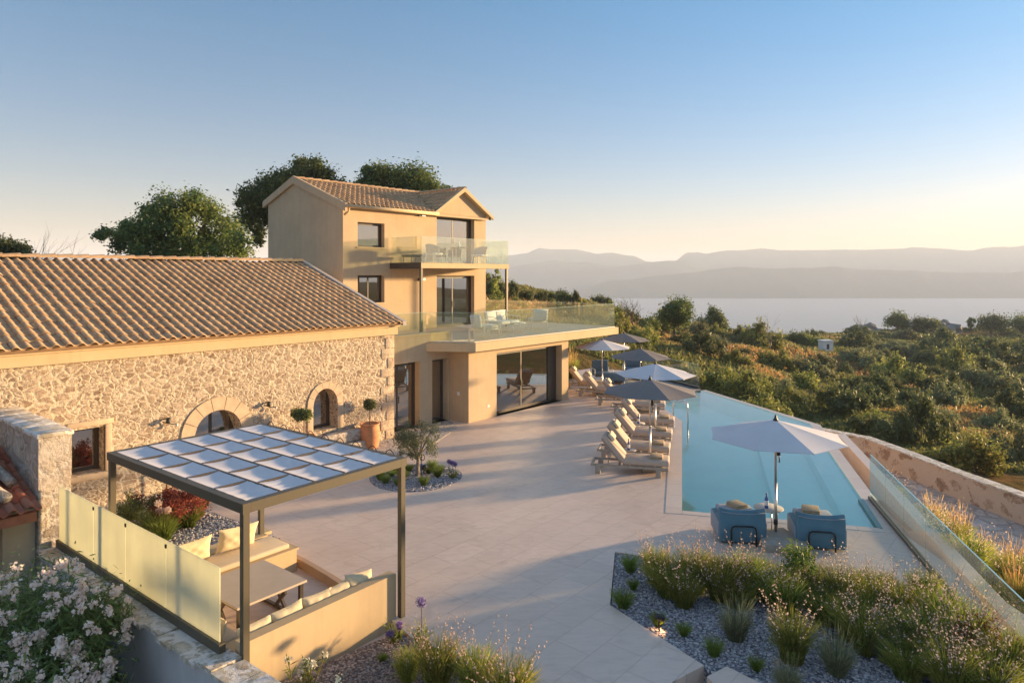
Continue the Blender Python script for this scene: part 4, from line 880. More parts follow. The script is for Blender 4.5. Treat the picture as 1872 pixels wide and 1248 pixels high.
# ---- sun loungers
def make_lounger():
    t_ = thing('sun_lounger', 'lounger', 'sun lounger')
    f = MB(); f.box(-1.08,.98,-.36,-.31,.20,.26); f.box(-1.08,.98,.31,.36,.20,.26); f.box(.92,.98,-.309,.309,.20,.26); f.box(-1.08,-1.02,-.309,.309,.20,.26); f.box(-.35,-.29,-.309,.309,.20,.255)
    for k in range(5): f.box(-.22+k*.22,-.06+k*.22,-.309,.309,.262,.28)
    f.build('frame', M['wood_grey'], t_)
    for x in (-.88,.72):
        for y in (-.33,.33): m2 = MB(); m2.rbox(x-.07,x+.07,y-.05,y+.05,.0,.198,.01); m2.build('leg', M['wood_grey'], t_)
    m2 = MB(); m2.rbox(-.22,1.0,-.36,.36,.283,.445,.05,seg=3); m2.build('mattress', M['lounger'], t_)
    ang = R(-50)
    Mb = T(-.24,0,.30) @ Matrix.Rotation(R(50),4,'Y')
    m2 = MB(); m2.rbox(-.86,0.0,-.36,.36,.0,.15,.05,Mb,3); m2.build('backrest', M['lounger'], t_)
    m2 = MB(); m2.rbox(-.84,-.02,-.33,.33,-.03,-.004,.008,Mb); m2.tube([(-.62,-.25,.24),tuple(Mb @ Vector((-.5,-.25,-.03)))], .014, 6); m2.tube([(-.62,.25,.24),tuple(Mb @ Vector((-.5,.25,-.03)))], .014, 6); m2.build('backrest_frame', M['wood_grey'], t_)
    m2 = MB(); m2.rbox(-.80,-.58,-.26,.26,.152,.245,.04,Mb,3); m2.build('head_pillow', M['head_pillow'], t_)
    return t_
lg = make_lounger(); GL = 'sun loungers along the pool'
ax = R(-14)
def lpos(px, py, zf=.25): v = G(px, py, zf); return v           # near foot corner -> centre of lounger
LN = []
labs = ['nearest sun lounger at the pool edge, in front of the dark parasol','second sun lounger from the camera, partly behind the nearest one','third sun lounger from the camera, with a towel at its foot','fourth sun lounger from the camera, in front of the pool ladder','fifth sun lounger, lying flat behind the bluish white parasol','sixth sun lounger at the bend of the pool, back turned','seventh sun lounger, its back left of the white far parasol','farthest sun lounger, beside the corner pillar of the villa']
foot = [(1222,857),(1223.6,830),(1227.6,802.6),(1231.7,778)]
dx, dy = Vector((math.cos(ax), math.sin(ax), 0)), Vector((-math.sin(ax), math.cos(ax), 0))
for i in range(4):
    c_ = G(*foot[i], .25)-dx*.98+dy*.36; LN.append((Vector((c_.x,c_.y,0)), ax))
ax2 = R(-12)
for p in ((4.95,26.6),(4.55,28.2),(3.95,30.2),(3.45,31.8)): LN.append((Vector((p[0],p[1],0)), ax2))
for (p, a_), lb in zip(LN, labs): place(lg, p, a_+R(random.uniform(-1.6,1.6)), lb, GL)
# folded towels at the feet, side tables, bottles
def towel(mt, w_, d_, h_, label, loc, rz, group):
    mb = MB()
    for k in range(3): mb.rbox(-w_/2+.004*k,w_/2-.003*k,-d_/2,d_/2-.006*k,h_*k/3,h_*(k+1)/3-.002,min(.014,h_/7),seg=2)
    return tag(mb.build('towel', mt, None, loc, rz), label, 'towel', group)
twn = ['nearest','second','third','fourth','fifth','sixth']
for i, (p, a_) in enumerate(LN[:5]):
    q_ = p+Vector((math.cos(a_),math.sin(a_),0))*.66; towel(M['towel'], .34, .46, .07, f'brown folded towel on the foot of the {twn[i]} sun lounger', (q_.x,q_.y,.446), a_, 'folded towels on the sun loungers')
def side_table(label, loc, r=.25, h_=.42):
    t_ = thing('side_table', label, 'side table', loc); mb = MB(); mb.lathe([(r,h_),(r+.004,h_+.008),(r,h_+.018)], 28); mb.build('table_top', M['table'], t_)
    for k in range(3):
        a = 2.1*k+.4; mb = MB(); mb.tube([(math.cos(a)*r*.8,math.sin(a)*r*.8,0),(math.cos(a)*r*.8,math.sin(a)*r*.8,h_-.001)], .011, 6); mb.build('leg', M['alu'], t_)
    return t_
def bottle(label, loc):
    t_ = thing('water_bottle', label, 'bottle', loc); mb = MB(); mb.lathe([(.036,0),(.04,.01),(.04,.17),(.03,.21),(.014,.25),(.014,.285)], 14); mb.build('body', M['bottle'], t_)
    mb = MB(); mb.lathe([(.0412,.06),(.0415,.07),(.0415,.15),(.0412,.16)], 14); mb.build('paper_label', M['label'], t_); mb = MB(); mb.lathe([(.017,.286),(.017,.31)], 12); mb.build('cap', M['bottle'], t_); return t_
mids = [((LN[0][0]+LN[1][0])/2, 'between the two nearest sun loungers'), ((LN[2][0]+LN[3][0])/2, 'between the third and fourth sun loungers'), ((LN[6][0]+LN[7][0])/2, 'between the two farthest sun loungers')]
for m_, s_ in mids:
    p = m_-dx*.12; side_table('small round metal side table '+s_, (p.x,p.y,0), .20, .40)
    bottle('blue bottle with white label on the side table '+s_, (p.x-.03,p.y-.05,.419)); 
# ---- blue bean-bag chairs by the near parasol
def make_bag():
    t_ = thing('beanbag_chair', 'chair', 'lounge chair')
    # local: +y faces the pool, back at -y
    prof = [(-.46,.03),(-.50,.30),(-.47,.64),(-.40,.70),(-.30,.66),(-.18,.50),(.10,.44),(.40,.42),(.48,.36),(.50,.05)]
    mb = MB(); n = 10
    bm = bmesh.new(); W_ = .45; rows = []
    for i in range(n+1):
        x = -W_+2*W_*i/n; e = abs(2*i/n-1); rows.append([bm.verts.new((x*(1+.0*p[1]), p[0]+(.035*(e**4) if p[0]>0 else -.02*(1-e**3)), p[1]*(1-.05*e**6)+(.05*e**5-.03*(1-e**2) if p[1] > .6 else 0))) for p in prof])
    for i in range(n):
        for j in range(len(prof)): bm.faces.new((rows[i][j], rows[i][(j+1)%len(prof)], rows[i+1][(j+1)%len(prof)], rows[i+1][j]))
    bm.faces.new(rows[0][::-1]); bm.faces.new(rows[-1]); bmesh.ops.recalc_face_normals(bm, faces=bm.faces[:])
    sharp = [e for e in bm.edges if e.calc_face_angle(0) > R(60)]
    bmesh.ops.bevel(bm, geom=sharp, offset=.028, segments=2, profile=.6, affect='EDGES'); bm.verts.index_update()
    mb.add([v.co.copy() for v in bm.verts], [[v.index for v in f.verts] for f in bm.faces], smooth=True); bm.free(); o = mb.build('body', M['bluebag'], t_)
    mb = MB(); mb.rbox(-.36,.36,-.26,.49,.40,.52,.05,T(0,0,0,0,R(-4)),3); mb.build('seat_cushion', M['bluebag2'], t_)
    for sx in (-1,1): mb = MB(); mb.rbox(sx*.455-.015,sx*.455+.03 if sx>0 else sx*.455+.015,-.40,.42,.06,.40,.012); mb.build('side_panel', M['bluebag2'], t_)
    mb = MB(); mb.tube([(-.24,-.56,.0),(-.24,-.555,.30),(-.22,-.555,.36),(-.17,-.555,.385),(.17,-.555,.385),(.22,-.555,.36),(.24,-.555,.30),(.24,-.56,.0)], .017, 8); mb.build('back_tube', M['black'], t_)
    mb = MB(); mb.tube([(-.43,-.52,.655),(-.2,-.545,.63),(0,-.55,.63),(.2,-.545,.63),(.43,-.52,.655)], .008, 6); mb.build('piping', M['bluebag2'], t_)
    return t_
bg1 = make_bag(); GB = 'blue lounge chairs by the near parasol'
place(bg1, (4.66,14.10,0), R(-6), 'left blue padded lounge chair with a black tube frame at the pool', GB); place(bg1, (6.14,13.80,0), R(-12), 'right blue padded lounge chair with a black tube frame at the pool', GB)
towel(M['towel'], .30, .36, .10, 'folded tan towel on the left blue lounge chair', (4.73,14.36,.49), R(20), 'towels on the blue lounge chairs')
towel(M['towel'], .34, .40, .10, 'folded tan towel on the right blue lounge chair', (6.15,14.06,.49), R(-20), 'towels on the blue lounge chairs')
side_table('round glass-topped side table at the pole of the nearest parasol', (5.42,14.42,0), .30, .45); bottle('blue bottle on the side table between the blue lounge chairs', (5.36,14.38,.469))
mb = MB(); mb.rbox(-.42,.42,-.40,.40,.0,.16,.015); tag(mb.build('parasol_footing', M['concrete'], None, (5.37,13.55,0), R(-14)), 'square stone block between the two blue lounge chairs', 'footing')
# ---- far blue armchairs with ottoman
def make_blue_arm():
    t_ = thing('blue_armchair', 'x', 'armchair'); mb = MB(); mb.rbox(-.42,.42,-.42,.42,.22,.42,.05); mb.build('seat_cushion', M['navy'], t_)
    mb = MB(); mb.rbox(-.42,.42,.26,.44,.30,.98,.05); mb.build('backrest', M['navy'], t_)
    for s in (-1,1): mb = MB(); mb.tube([(s*.46,.42,0),(s*.46,.42,.60),(s*.46,-.40,.60),(s*.46,-.40,0)], .02, 6); mb.build('arm_frame', M['white'], t_)
    return t_
ba = make_blue_arm(); v = AT(1100, 34.6); place(ba, (v.x,v.y,0), R(8), 'high blue armchair behind the far white parasol, left one', 'blue armchairs on the far deck')
v = AT(1156, 36.2); place(ba, (v.x,v.y,0), R(-15), 'blue armchair partly hidden behind the bluish white parasol', 'blue armchairs on the far deck')
def ottoman(px, D, rz, label):
    t_ = thing('ottoman', label, 'ottoman', tuple(AT(px, D)), rz, 'blue ottomans on the far deck'); mb = MB(); mb.rbox(-.55,.55,-.36,.36,.16,.50,.06,seg=3); mb.build('seat_cushion', M['navy'], t_)
    for s in (-1,1): mb = MB(); mb.tube([(s*.5,-.3,0),(s*.5,-.3,.16)], .02); mb.tube([(s*.5,.3,0),(s*.5,.3,.16)], .02); mb.build('legs', M['white'], t_)
ottoman(1122, 33.6, R(-8), 'blue ottoman in front of the left far armchair'); ottoman(1165, 34.8, R(-12), 'blue ottoman under the bluish white parasol')
# ---- pool ladder
ld = thing('pool_ladder', 'curved stainless steel pool ladder at the pool edge beside the loungers', 'pool ladder', (6.08,24.35,0), R(-14))
for y in (-.22,.22):
    mb = MB(); mb.tube([(-.32,y,0),(-.32,y,.62),(-.28,y,.76),(-.16,y,.86),(.0,y,.88),(.14,y,.80),(.19,y,.66),(.19,y,-.6)], .022, 10); mb.lathe([(.045,0),(.045,.02)], 12, T(-.32,y,0)); mb.build('handrail', M['steel'], ld)
for z in (-.12,-.38): mb = MB(); mb.box(.16,.24,-.20,.20,z-.015,z+.015); mb.build('step', M['steel'], ld)
# skimmer / corner steps under water
mb = MB(); mb.prism([(N1[0]+.02,N1[1]+.05),(N1[0]+.75,N1[1]-.12),(N1[0]+.55,N1[1]+.75),(N1[0]+.2,N1[1]+.8)], -.74, -.30); tag(mb.build('pool_corner_step', simple('dark_pool_tile', (.12,.34,.32), .5)), kind='structure')
# ---- right balustrade
bl = thing('glass_balustrade', 'frameless glass balustrade running from the pool corner along the garden bed', 'balustrade', (0,0,0))
p0 = off(off(K1,PN,.18),PD,.05); p1 = off(p0,PD,-10.2)
rail([p0,p1], -.02, 1.07, 1.22, bl, .02)
mb = MB(); mb.prism([off(p0,PN,-.05),off(p1,PN,-.05),off(p1,PN,-.012),off(p0,PN,-.012)], -.055, .07); mb.prism([off(p0,PN,.012),off(p1,PN,.012),off(p1,PN,.05),off(p0,PN,.05)], -.055, .07); mb.build('base_channel', M['bronze'], bl)
mb = MB(); mb.prism([off(K1,PN,-.10),off(N2,PN,-.04),off(N2,PN,.06),off(off(K1,PN,.02),PD,.02)][::-1], -.2, .012); tag(mb.build('overflow_slot', simple('dark_slot_tile', (.10,.22,.21), .4)), kind='structure')
bl2 = thing('glass_balustrade', 'glass balustrade on the far deck beyond the loungers', 'balustrade', (0,0,0))
rail([(8.78,31.95),(6.5,37.9)], .0, 1.12, 1.6, bl2, .02); mb = MB(); mb.prism([(8.70,31.95),(8.84,31.98),(6.58,37.95),(6.44,37.9)], .001, .10); mb.build('base_channel', M['frame'], bl2)
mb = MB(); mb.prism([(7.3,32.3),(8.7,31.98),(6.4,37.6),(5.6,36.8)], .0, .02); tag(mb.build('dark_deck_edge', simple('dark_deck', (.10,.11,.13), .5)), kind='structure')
# ---- white furniture on the villa terrace (z = 2.965)
def make_armchair(w_=.74, seats=1, name='white_armchair', cat='armchair'):
    t_ = thing(name, 'x', cat); hw_ = w_/2
    for k in range(seats):
        a_, b_ = -hw_+.05+(w_-.1)*k/seats+.01, -hw_+.05+(w_-.1)*(k+1)/seats-.01
        mb = MB(); mb.rbox(a_,b_,-.36,.30,.34,.48,.04,seg=3); mb.build('seat_cushion', M['whitefab'], t_)
        mb = MB(); mb.rbox(a_,b_,.20,.36,.44,.92,.05,T(0,0,0,0,R(-10)) @ T(0,.05,0),3); mb.build('back_cushion', M['whitefab'], t_)
    mb = MB()
    for s in (-1,1):
        mb.tube([(s*hw_,-.40,0),(s*hw_,-.34,.32),(s*hw_,-.32,.62),(s*hw_,.30,.66),(s*hw_,.44,.80)], .014, 6); mb.tube([(s*hw_,.36,0),(s*hw_,.30,.32),(s*hw_,.44,.86)], .014, 6); mb.tube([(s*hw_,-.34,.32),(s*hw_,.30,.32)], .014, 6)
    mb.tube([(-hw_,-.34,.32),(hw_,-.34,.32)], .014, 6); mb.tube([(-hw_,.30,.32),(hw_,.30,.32)], .014, 6); mb.tube([(-hw_,.44,.86),(hw_,.44,.86)], .014, 6)
    mb.build('frame', M['white'], t_); return t_
def onT(px, D, z=2.967): v = AT(px, D, z); return tuple(v)
wa = make_armchair(); GA = 'white lounge chairs on the villa terrace'
place(wa, onT(888, 26.3), TH+R(75), 'white armchair at the left end of the terrace seating, back towards the corner', GA)
place(wa, onT(981, 30.2), TH+R(150), 'white armchair standing alone nearer the terrace right side', GA)
ws = make_armchair(1.45, 2, 'white_sofa', 'sofa'); place(ws, onT(921, 28.6), TH+R(5), 'two-seat white sofa with cushions on the villa terrace')
t_ = thing('coffee_table', 'small low white wire coffee table between sofa and armchair', 'coffee table', onT(948, 28.6)); mb = MB(); mb.lathe([(.30,.36),(.30,.385)], 20); mb.build('table_top', M['white'], t_)
for k in range(4): mb = MB(); a = k*1.57; mb.tube([(math.cos(a)*.26,math.sin(a)*.26,.36),(math.cos(a)*.2,math.sin(a)*.2,0)], .01, 5); mb.build('leg', M['white'], t_)
# ---- upper balcony furniture (z = 5.83)
def shell_chair(label, a, b, rz, sc=1, group='shell chairs on the top balcony'):
    p = HW(a, b, 5.832); t_ = thing('balcony_chair', label, 'chair', tuple(p), TH+rz, group)
    mb = MB(); vs = []; n = 10
    for i in range(n+1):
        an = math.pi*(i/n); vs += [(math.cos(an)*.32,math.sin(an)*.28+.0,.40),(math.cos(an)*.36,math.sin(an)*.34+.02,.66+.16*math.sin(an)),]
    fs = [(2*i,2*i+2,2*i+3,2*i+1) for i in range(n)]; m_ = len(vs); vs += [(x*.96,y*.96-.01,z) for x,y,z in vs]; fs += [tuple(reversed([q_+m_ for q_ in f])) for f in fs[:]]; mb.add(vs, fs, smooth=True); mb.build('back_shell', simple('grey_shell', (.30,.29,.28), .8), t_)
    mb = MB(); mb.rbox(-.30,.30,-.26,.26,.36,.44,.03); mb.build('seat', M['whitefab'], t_)
    for x in (-.24,.24):
        for y in (-.22,.22): mb = MB(); mb.tube([(x,y,.36),(x*1.15,y*1.15,0)], .015, 6); mb.build('leg', M['white'], t_)
shell_chair('grey shell chair at the left end of the top balcony', 5.35, 3.75, R(95)); shell_chair('grey shell chair right of the balcony table', 8.35, 3.9, R(-80)); shell_chair('small pale chair at the right corner of the top balcony', 8.95, 4.4, R(-120))
t_ = thing('balcony_table', 'round dark table with glasses on the top balcony', 'table', tuple(HW(7.0,3.9,5.832))); mb = MB(); mb.lathe([(.42,.70),(.42,.725)], 24); mb.build('table_top', M['bronze'], t_)
for k in range(4): mb = MB(); a = k*1.57+.5; mb.tube([(math.cos(a)*.3,math.sin(a)*.3,.70),(math.cos(a)*.3,math.sin(a)*.3,0)], .014, 5); mb.build('leg', M['white'], t_)
v_ = thing('vase', 'pale vase on the round balcony table', 'vase', tuple(HW(6.95,3.85,6.558))); mb = MB(); mb.lathe([(.05,0),(.07,.08),(.04,.18),(.05,.22)], 14); mb.build('body', M['white'], v_)
t_ = thing('daybed', 'low wicker footstool at the left of the top balcony', 'footstool', tuple(HW(4.7,4.3,5.832)), TH); mb = MB(); mb.rbox(-.4,.4,-.3,.3,.26,.36,.03); mb.build('seat', M['bronze'], t_)
for x in (-.34,.34):
    for y in (-.24,.24): mb = MB(); mb.tube([(x,y,.27),(x,y,0)], .014, 5); mb.build('leg', M['bronze'], t_)
# ---- vase on a table inside the first glazed door
t_ = thing('console_table', 'dark console table inside the first glazed door of the villa', 'table', tuple(HW(.75,1.9,.02)), TH); mb = MB(); mb.box(-.4,.4,-.2,.2,.78,.82); mb.build('table_top', M['wood_dark'], t_)
for x in (-.35,.35): mb = MB(); mb.box(x-.02,x+.02,-.15,.15,0,.779); mb.build('leg', M['wood_dark'], t_)
v_ = thing('vase', 'white pyramid vase with pink flowers inside the first glazed door', 'vase', tuple(HW(.75,1.75,.842))); mb = MB(); mb.lathe([(.16,0),(.15,.05),(.05,.42),(.035,.48)], 14); mb.build('body', M['white'], v_)
mb = MB()
for k in range(14): a = random.random()*6.28; r_ = random.random()*.1; mb.lathe([(.0,-.02),(.025,0),(.0,.02)], 6, T(math.cos(a)*r_,math.sin(a)*r_,.54+random.random()*.1))
mb.build('flowers', M['violet_petal'], v_)
# ---- terracotta pot
def pot(label, a, b, rr=.33, hh=.86):
    t_ = thing('potted_tree', label, 'potted tree', tuple(HW(a, b)), 0, 'potted ball trees by the stone house'); mb = MB()
    pr = [(.72,0),(.80,.03),(.94,.25),(1.0,.5),(.98,.75),(.88,.90),(.86,.93),(.97,.95),(.98,1.0),(.86,1.0),(.84,.93)]
    pf = []; 
    for x, z in pr: pf.append((x*rr, z*hh))
    mb.lathe(pf, 28); po = mb.build('pot', M['terracotta'], t_)
    for z in (.3,.52,.72): q_ = MB(); q_.lathe([(rr*(1.0 if z>.4 else .955),z*hh-.012),(rr*1.025,z*hh),(rr*(1.0 if z<.6 else .99),z*hh+.012)], 28); q_.build('raised_band', M['terracotta'], po)
    mb = MB(); mb.tube([(0,0,hh*.9),(.01,.0,hh+.25),(0,.01,hh+.5)], .014, 8); mb.build('trunk', M['bark'], t_)
    return t_, hh
POT1, PH1 = pot('terracotta pot with a ball-clipped tree right of the arched window', -1.30, -.42, .31, .76)
POT2, PH2 = pot('ball-clipped tree in a pot left of the arched window, above the pergola roof', -3.75, -.60, .34, .84)
# wrought iron scroll beside the olive tree, garden spotlights
mb = MB(); s_ = G(764,880); pts = [(0,0,0),(0,0,.55)]+[(.0+.10*math.sin(t_*.9)*(1-t_/9), 0, .62+.10*math.cos(t_*.9)*(1-t_/9)) for t_ in np.linspace(0,7,16)]
mb.tube(pts, .011, 6); tag(mb.build('iron_scroll', M['black'], None, (s_.x+.10,s_.y-.02,0)), 'black wrought iron scroll stake beside the olive trunk', 'garden stake')
def spot(label, x, y, rz, lit=False):
    t_ = thing('garden_spotlight', label, 'spotlight', (x,y,0), rz); mb = MB(); mb.tube([(0,0,-.05),(0,0,.16)], .012, 6); mb.build('stake', M['black'], t_)
    mb = MB(); mb.lathe([(.035,-.07),(.045,-.05),(.05,.06),(.052,.07)], 12, T(0,0,.19) @ Matrix.Rotation(R(115),4,'Y')); mb.build('lamp_head', M['black'], t_)
    if lit:
        l = bpy.data.lights.new('spot_glow','SPOT'); l.energy = 5; l.color = (1,.55,.25); l.spot_size = R(80); l.spot_blend = .6; l.shadow_soft_size = .03; lo = bpy.data.objects.new('spot_glow', l); COL.objects.link(lo); adopt(lo, t_); lo.location = (.09,0,.16); lo.rotation_euler = (0,R(38),0)
g_ = G(1205,1150); spot('small black garden spotlight lighting the gravel near the steps', g_.x, g_.y, R(25), True)
g_ = G(775,866); spot('black garden spotlight under the olive tree', g_.x, g_.y, R(200))
g_ = G(348,965); spot('black garden spotlight below the red-leaved shrub', g_.x-.0, g_.y, R(160))
mb = MB(); mb.tube([(0,0,0),(0,0,.75)], .018, 6); mb.box(-.08,.08,-.02,.02,.72,.78); mb.build('x', M['black']) if 0 else None
g_ = G(305,903); t_ = thing('garden_post_light', 'thin dark post light in front of the stone wall left of the red shrub', 'post light', (g_.x,g_.y,0)); mb = MB(); mb.tube([(0,0,0),(0,0,.52)], .016, 6); mb.build('post', M['wood_dark'], t_); mb = MB(); mb.box(-.07,.05,-.03,.03,.521,.56); mb.build('lamp_head', M['wood_dark'], t_)
# ---- small white building on the far slope
bD = 96; v = AT(1510, bD); t_ = thing('small_white_building', 'tiny white flat-roofed building among the shrubs on the far slope', 'building', (v.x,v.y,5.4-(638-500)/1248*bD), R(10)); mb = MB(); mb.box(-.80,.70,-.6,.6,-1.5,1.15); mb.build('wall', M['whitefab'], t_); mb = MB(); mb.box(-.9,.8,-.7,.7,1.153,1.28); mb.build('roof', M['white'], t_); mb = MB(); mb.box(-.3,.1,-.612,-.603,.05,.75); mb.build('door', M['frame'], t_)
# ================================================================== PLANTS
def quads_obj(name, c, t, b, tint, mat, parent=None, loc=None, rz=0):
    """c centres, t half-length vectors, b half-width vectors (N,3)"""
    n = len(c); v = np.empty((n,4,3), np.float32); v[:,0] = c-t; v[:,1] = c+b-t*.15; v[:,2] = c+t; v[:,3] = c-b-t*.15
    me = bpy.data.meshes.new(name); me.vertices.add(4*n); me.loops.add(4*n); me.polygons.add(n)
    me.vertices.foreach_set('co', v.ravel()); me.loops.foreach_set('vertex_index', np.arange(4*n, dtype=np.int32))
    me.polygons.foreach_set('loop_start', np.arange(0,4*n,4, dtype=np.int32)); me.polygons.foreach_set('loop_total', np.full(n,4,np.int32))
    me.update(calc_edges=True); set_tint(me, tint); me.materials.append(mat)
    o = bpy.data.objects.new(name, me); COL.objects.link(o)
    if loc is not None: o.location = loc
    o.rotation_euler = (0,0,rz)
    if parent: adopt(o, parent)
    return o
def rdir(n):
    d = rng.normal(size=(n,3)); return d/np.linalg.norm(d, axis=1, keepdims=True)
def leaves(name, clumps, n, size, mat, parent=None, shell=.45, up=.3, flat=1.0, wid=.55, spread=.22, **k):
    """leaf quads over clump shells; clumps (x,y,z,r)"""
    cl = np.array(clumps, float); w_ = cl[:,3]**2; idx = rng.choice(len(cl), n, p=w_/w_.sum())
    d = rdir(n); rad = cl[idx,3]*(shell+(1-shell)*rng.random(n)**.5)*(1+.18*rng.normal(size=n)).clip(.5,1.5)
    c = cl[idx,:3]+d*rad[:,None]*np.array([1,1,flat])+rng.normal(size=(n,3))*cl[idx,3][:,None]*spread
    nr = d+rdir(n)*.9; nr[:,2] += up; nr /= np.linalg.norm(nr, axis=1, keepdims=True)
    t_ = np.cross(nr, rdir(n)); t_ /= np.linalg.norm(t_, axis=1, keepdims=True); b_ = np.cross(nr, t_)
    s_ = size*(.6+.8*rng.random(n))
    ct = rng.random(len(cl))
    tint = (.45*ct[idx]+.55*rng.random(n)).clip(0,1)
    return quads_obj(name, c, t_*s_[:,None], b_*s_[:,None]*wid, tint, mat, parent, **k)
def crown_clumps(rx, ry, rz_, cz, n, r0, r1, seed=0, low=-.55):
    r_ = random.Random(seed); out_ = []
    while len(out_) < n:
        d = Vector((r_.uniform(-1,1), r_.uniform(-1,1), r_.uniform(low,1)))
        if .35 < d.length < 1: out_.append((d.x*rx, d.y*ry, cz+d.z*rz_, r_.uniform(r0, r1)))
    return out_
def limbs(clumps, h0, r0, parent, mat, n=12, lean=(0,0), fork=.5, twig=.02, base=(0,0,-.3)):
    top_ = Vector((lean[0], lean[1], h0)); mb = MB(); b_ = Vector(base)
    mb.tube([b_, b_.lerp(top_, .35)+Vector((.06*r0*10*.2,0,0)), b_.lerp(top_, .7), top_], [r0*1.25, r0, r0*.86, r0*.78], 10)
    for c in clumps[:n]:
        e = Vector(c[:3]); m1 = top_.lerp(e, .4)+Vector((random.uniform(-.1,.1),random.uniform(-.1,.1),.12))*((e-top_).length*.4)
        mb.tube([top_-Vector((0,0,.05)), m1, top_.lerp(e,.75)+Vector((0,0,.05*(e-top_).length)), e], [r0*.55, r0*.38, r0*.22, twig], 6, cap=False)
    mb.build('trunk', mat, parent)
def bare(parent, base, h, n, r, mat, spread=.6, seed=1, depth=3, name='branches'):
    r_ = random.Random(seed); mb = MB()
    def go(p, d, L_, rad, k):
        pts = [p]
        for i in range(4): d = (d+Vector((r_.uniform(-1,1),r_.uniform(-1,1),r_.uniform(-.5,.8)))*.22).normalized(); pts.append(pts[-1]+d*L_/4)
        mb.tube(pts, [rad,rad*.85,rad*.7,rad*.55,rad*.4], 5, cap=False)
        if k > 0:
            for j in range(3): q_ = pts[2+j//2+(j>1)*0]; go(pts[min(2+j,4)], (d+Vector((r_.uniform(-1,1),r_.uniform(-1,1),r_.uniform(-.2,.9)))*spread*1.2).normalized(), L_*.62, rad*.5, k-1)
    for i in range(n): go(Vector(base), Vector((r_.uniform(-1,1)*spread,r_.uniform(-1,1)*spread,1)).normalized(), h*.5, r, depth)
    return mb.build(name, mat, parent)
def tree(label, loc, clumps, h0, r0, nl, ls, mat, bark='bark', lean=(0,0), cat='tree', group=None, name='evergreen_tree', shell=.35, base=(0,0,-.4)):
    t_ = thing(name, label, cat, loc, 0, group); limbs(clumps, h0, r0, t_, M[bark], 12, lean, base=base); leaves('crown', clumps, nl, ls, M[mat], t_, .1, spread=.42, up=.5); return t_
# ---- big trees behind the houses
def px_clumps(spec, D, base, dr=1.6, seed=1, n_extra=2, rs=1.0):
    """clumps given as they stand seen from the terrace: (px, py, radius px); spread in depth"""
    r_ = random.Random(seed); out_ = []
    for px, py, rp in spec:
        for k in range(1+n_extra):
            DD = D+r_.uniform(-dr, dr); x = (px+r_.uniform(-.5,.5)*rp*(k>0)-936)/1248*DD; z = 5.4-(py+r_.uniform(-.4,.4)*rp*(k>0)-500)/1248*DD
            out_.append((x-base[0], DD-base[1], z-base[2], rp/1248*D*rs*r_.uniform(.75,1.1)))
    return out_
b1 = (-17.2,35,.6)
sp1 = [(310,380,22),(280,392,20),(345,372,20),(385,388,22),(410,415,22),(432,440,20),(440,462,14),(250,420,20),(222,432,16),(195,425,10),(215,450,16),(280,430,26),(330,425,28),(375,440,26),(300,460,20),(250,455,20),(350,465,22),(400,460,20),(180,430,8),(360,360,9),(268,388,10),(330,405,20),(230,412,10)]
tree('round dark evergreen oak behind the long stone house roof', b1, px_clumps(sp1, 35, b1, 2.0, 3, 2, .95), 3.2, .28, 26000, .085, 'oak', lean=(.2,.2))
b2 = (-13.2,43,1.2)
sp2 = [(545,305,14),(580,300,12),(565,320,20),(600,322,14),(530,325,18),(505,335,18),(480,350,20),(455,360,18),(470,385,22),(455,400,16),(470,420,14),(472,438,9),(490,395,16),(520,350,24),(560,345,24),(600,345,22),(485,370,18),(440,372,8),(625,340,10),(555,296,7)]
tree('dark leafy oak rising behind the left gable of the villa', b2, px_clumps(sp2, 43, b2, 2.0, 5, 2, .95), 5.5, .32, 24000, .095, 'oak', lean=(.3,0))
b3 = (-7.2,45,1.2)
sp3 = [(680,322,16),(700,318,15),(720,325,18),(750,325,20),(775,335,18),(795,345,14),(810,352,10),(735,345,22),(690,345,20),(660,335,12),(645,342,10),(765,355,18),(672,312,8),(818,347,6),(630,345,8),(715,355,20)]
tree('dark leafy oak rising behind the ridge of the villa roof', b3, px_clumps(sp3, 45, b3, 1.8, 8, 2, .95), 5.5, .32, 18000, .095, 'oak')
b4 = (-22.5,30.5,1.2)
t_ = tree('low green bush tree at the far left behind the stone house roof', b4, px_clumps([(10,452,16),(35,458,13),(-15,450,18),(25,470,14),(45,465,8)], 30.5, b4, 1.0, 4), 1.6, .12, 7000, .07, 'darkshrub')
t_ = thing('bare_tree', 'bare leafless branches beside the bush at the far left', 'tree', (-22.6,31,3.5)); bare(t_, (0,0,-2), 6.0, 4, .045, M['greybark'], .35, 11, 3)
t_ = thing('bare_tree', 'thin bare sapling right of the far left bush', 'tree', (-21.6,31.5,3.3)); bare(t_, (0,0,-1), 4.2, 2, .03, M['greybark'], .5, 5, 3)

# ---- olive tree in its round bed
ot = thing('olive_tree', 'small olive tree in the round gravel bed on the terrace', 'olive tree', (oc.x+.02,oc.y+.05,0))
oc_cl = [(random.uniform(-.5,.5)*1.0, random.uniform(-.45,.45), 1.0+random.uniform(-.36,.34), random.uniform(.09,.19)) for _ in range(30)]+[(.52,.1,1.05,.10),(-.52,0,1.0,.10),(.1,0,1.42,.10),(-.25,.1,1.35,.10),(.56,0,1.2,.05),(-.5,.1,1.28,.05)]
limbs(oc_cl, .52, .055, ot, M['greybark'], 14, (.04,0), twig=.006, base=(0,0,-.1))
leaves('crown', oc_cl, 4200, .042, M['olive'], ot, .1, wid=.22)
for t__, hh, lb in ((POT1, PH1, 1), (POT2, PH2, 2)):
    cl = [(random.gauss(0,.07), random.gauss(0,.07), hh+.60+random.gauss(0,.05), .11) for _ in range(9)]
    leaves('crown', cl, 2600, .034, M['darkshrub'], t__, .3)

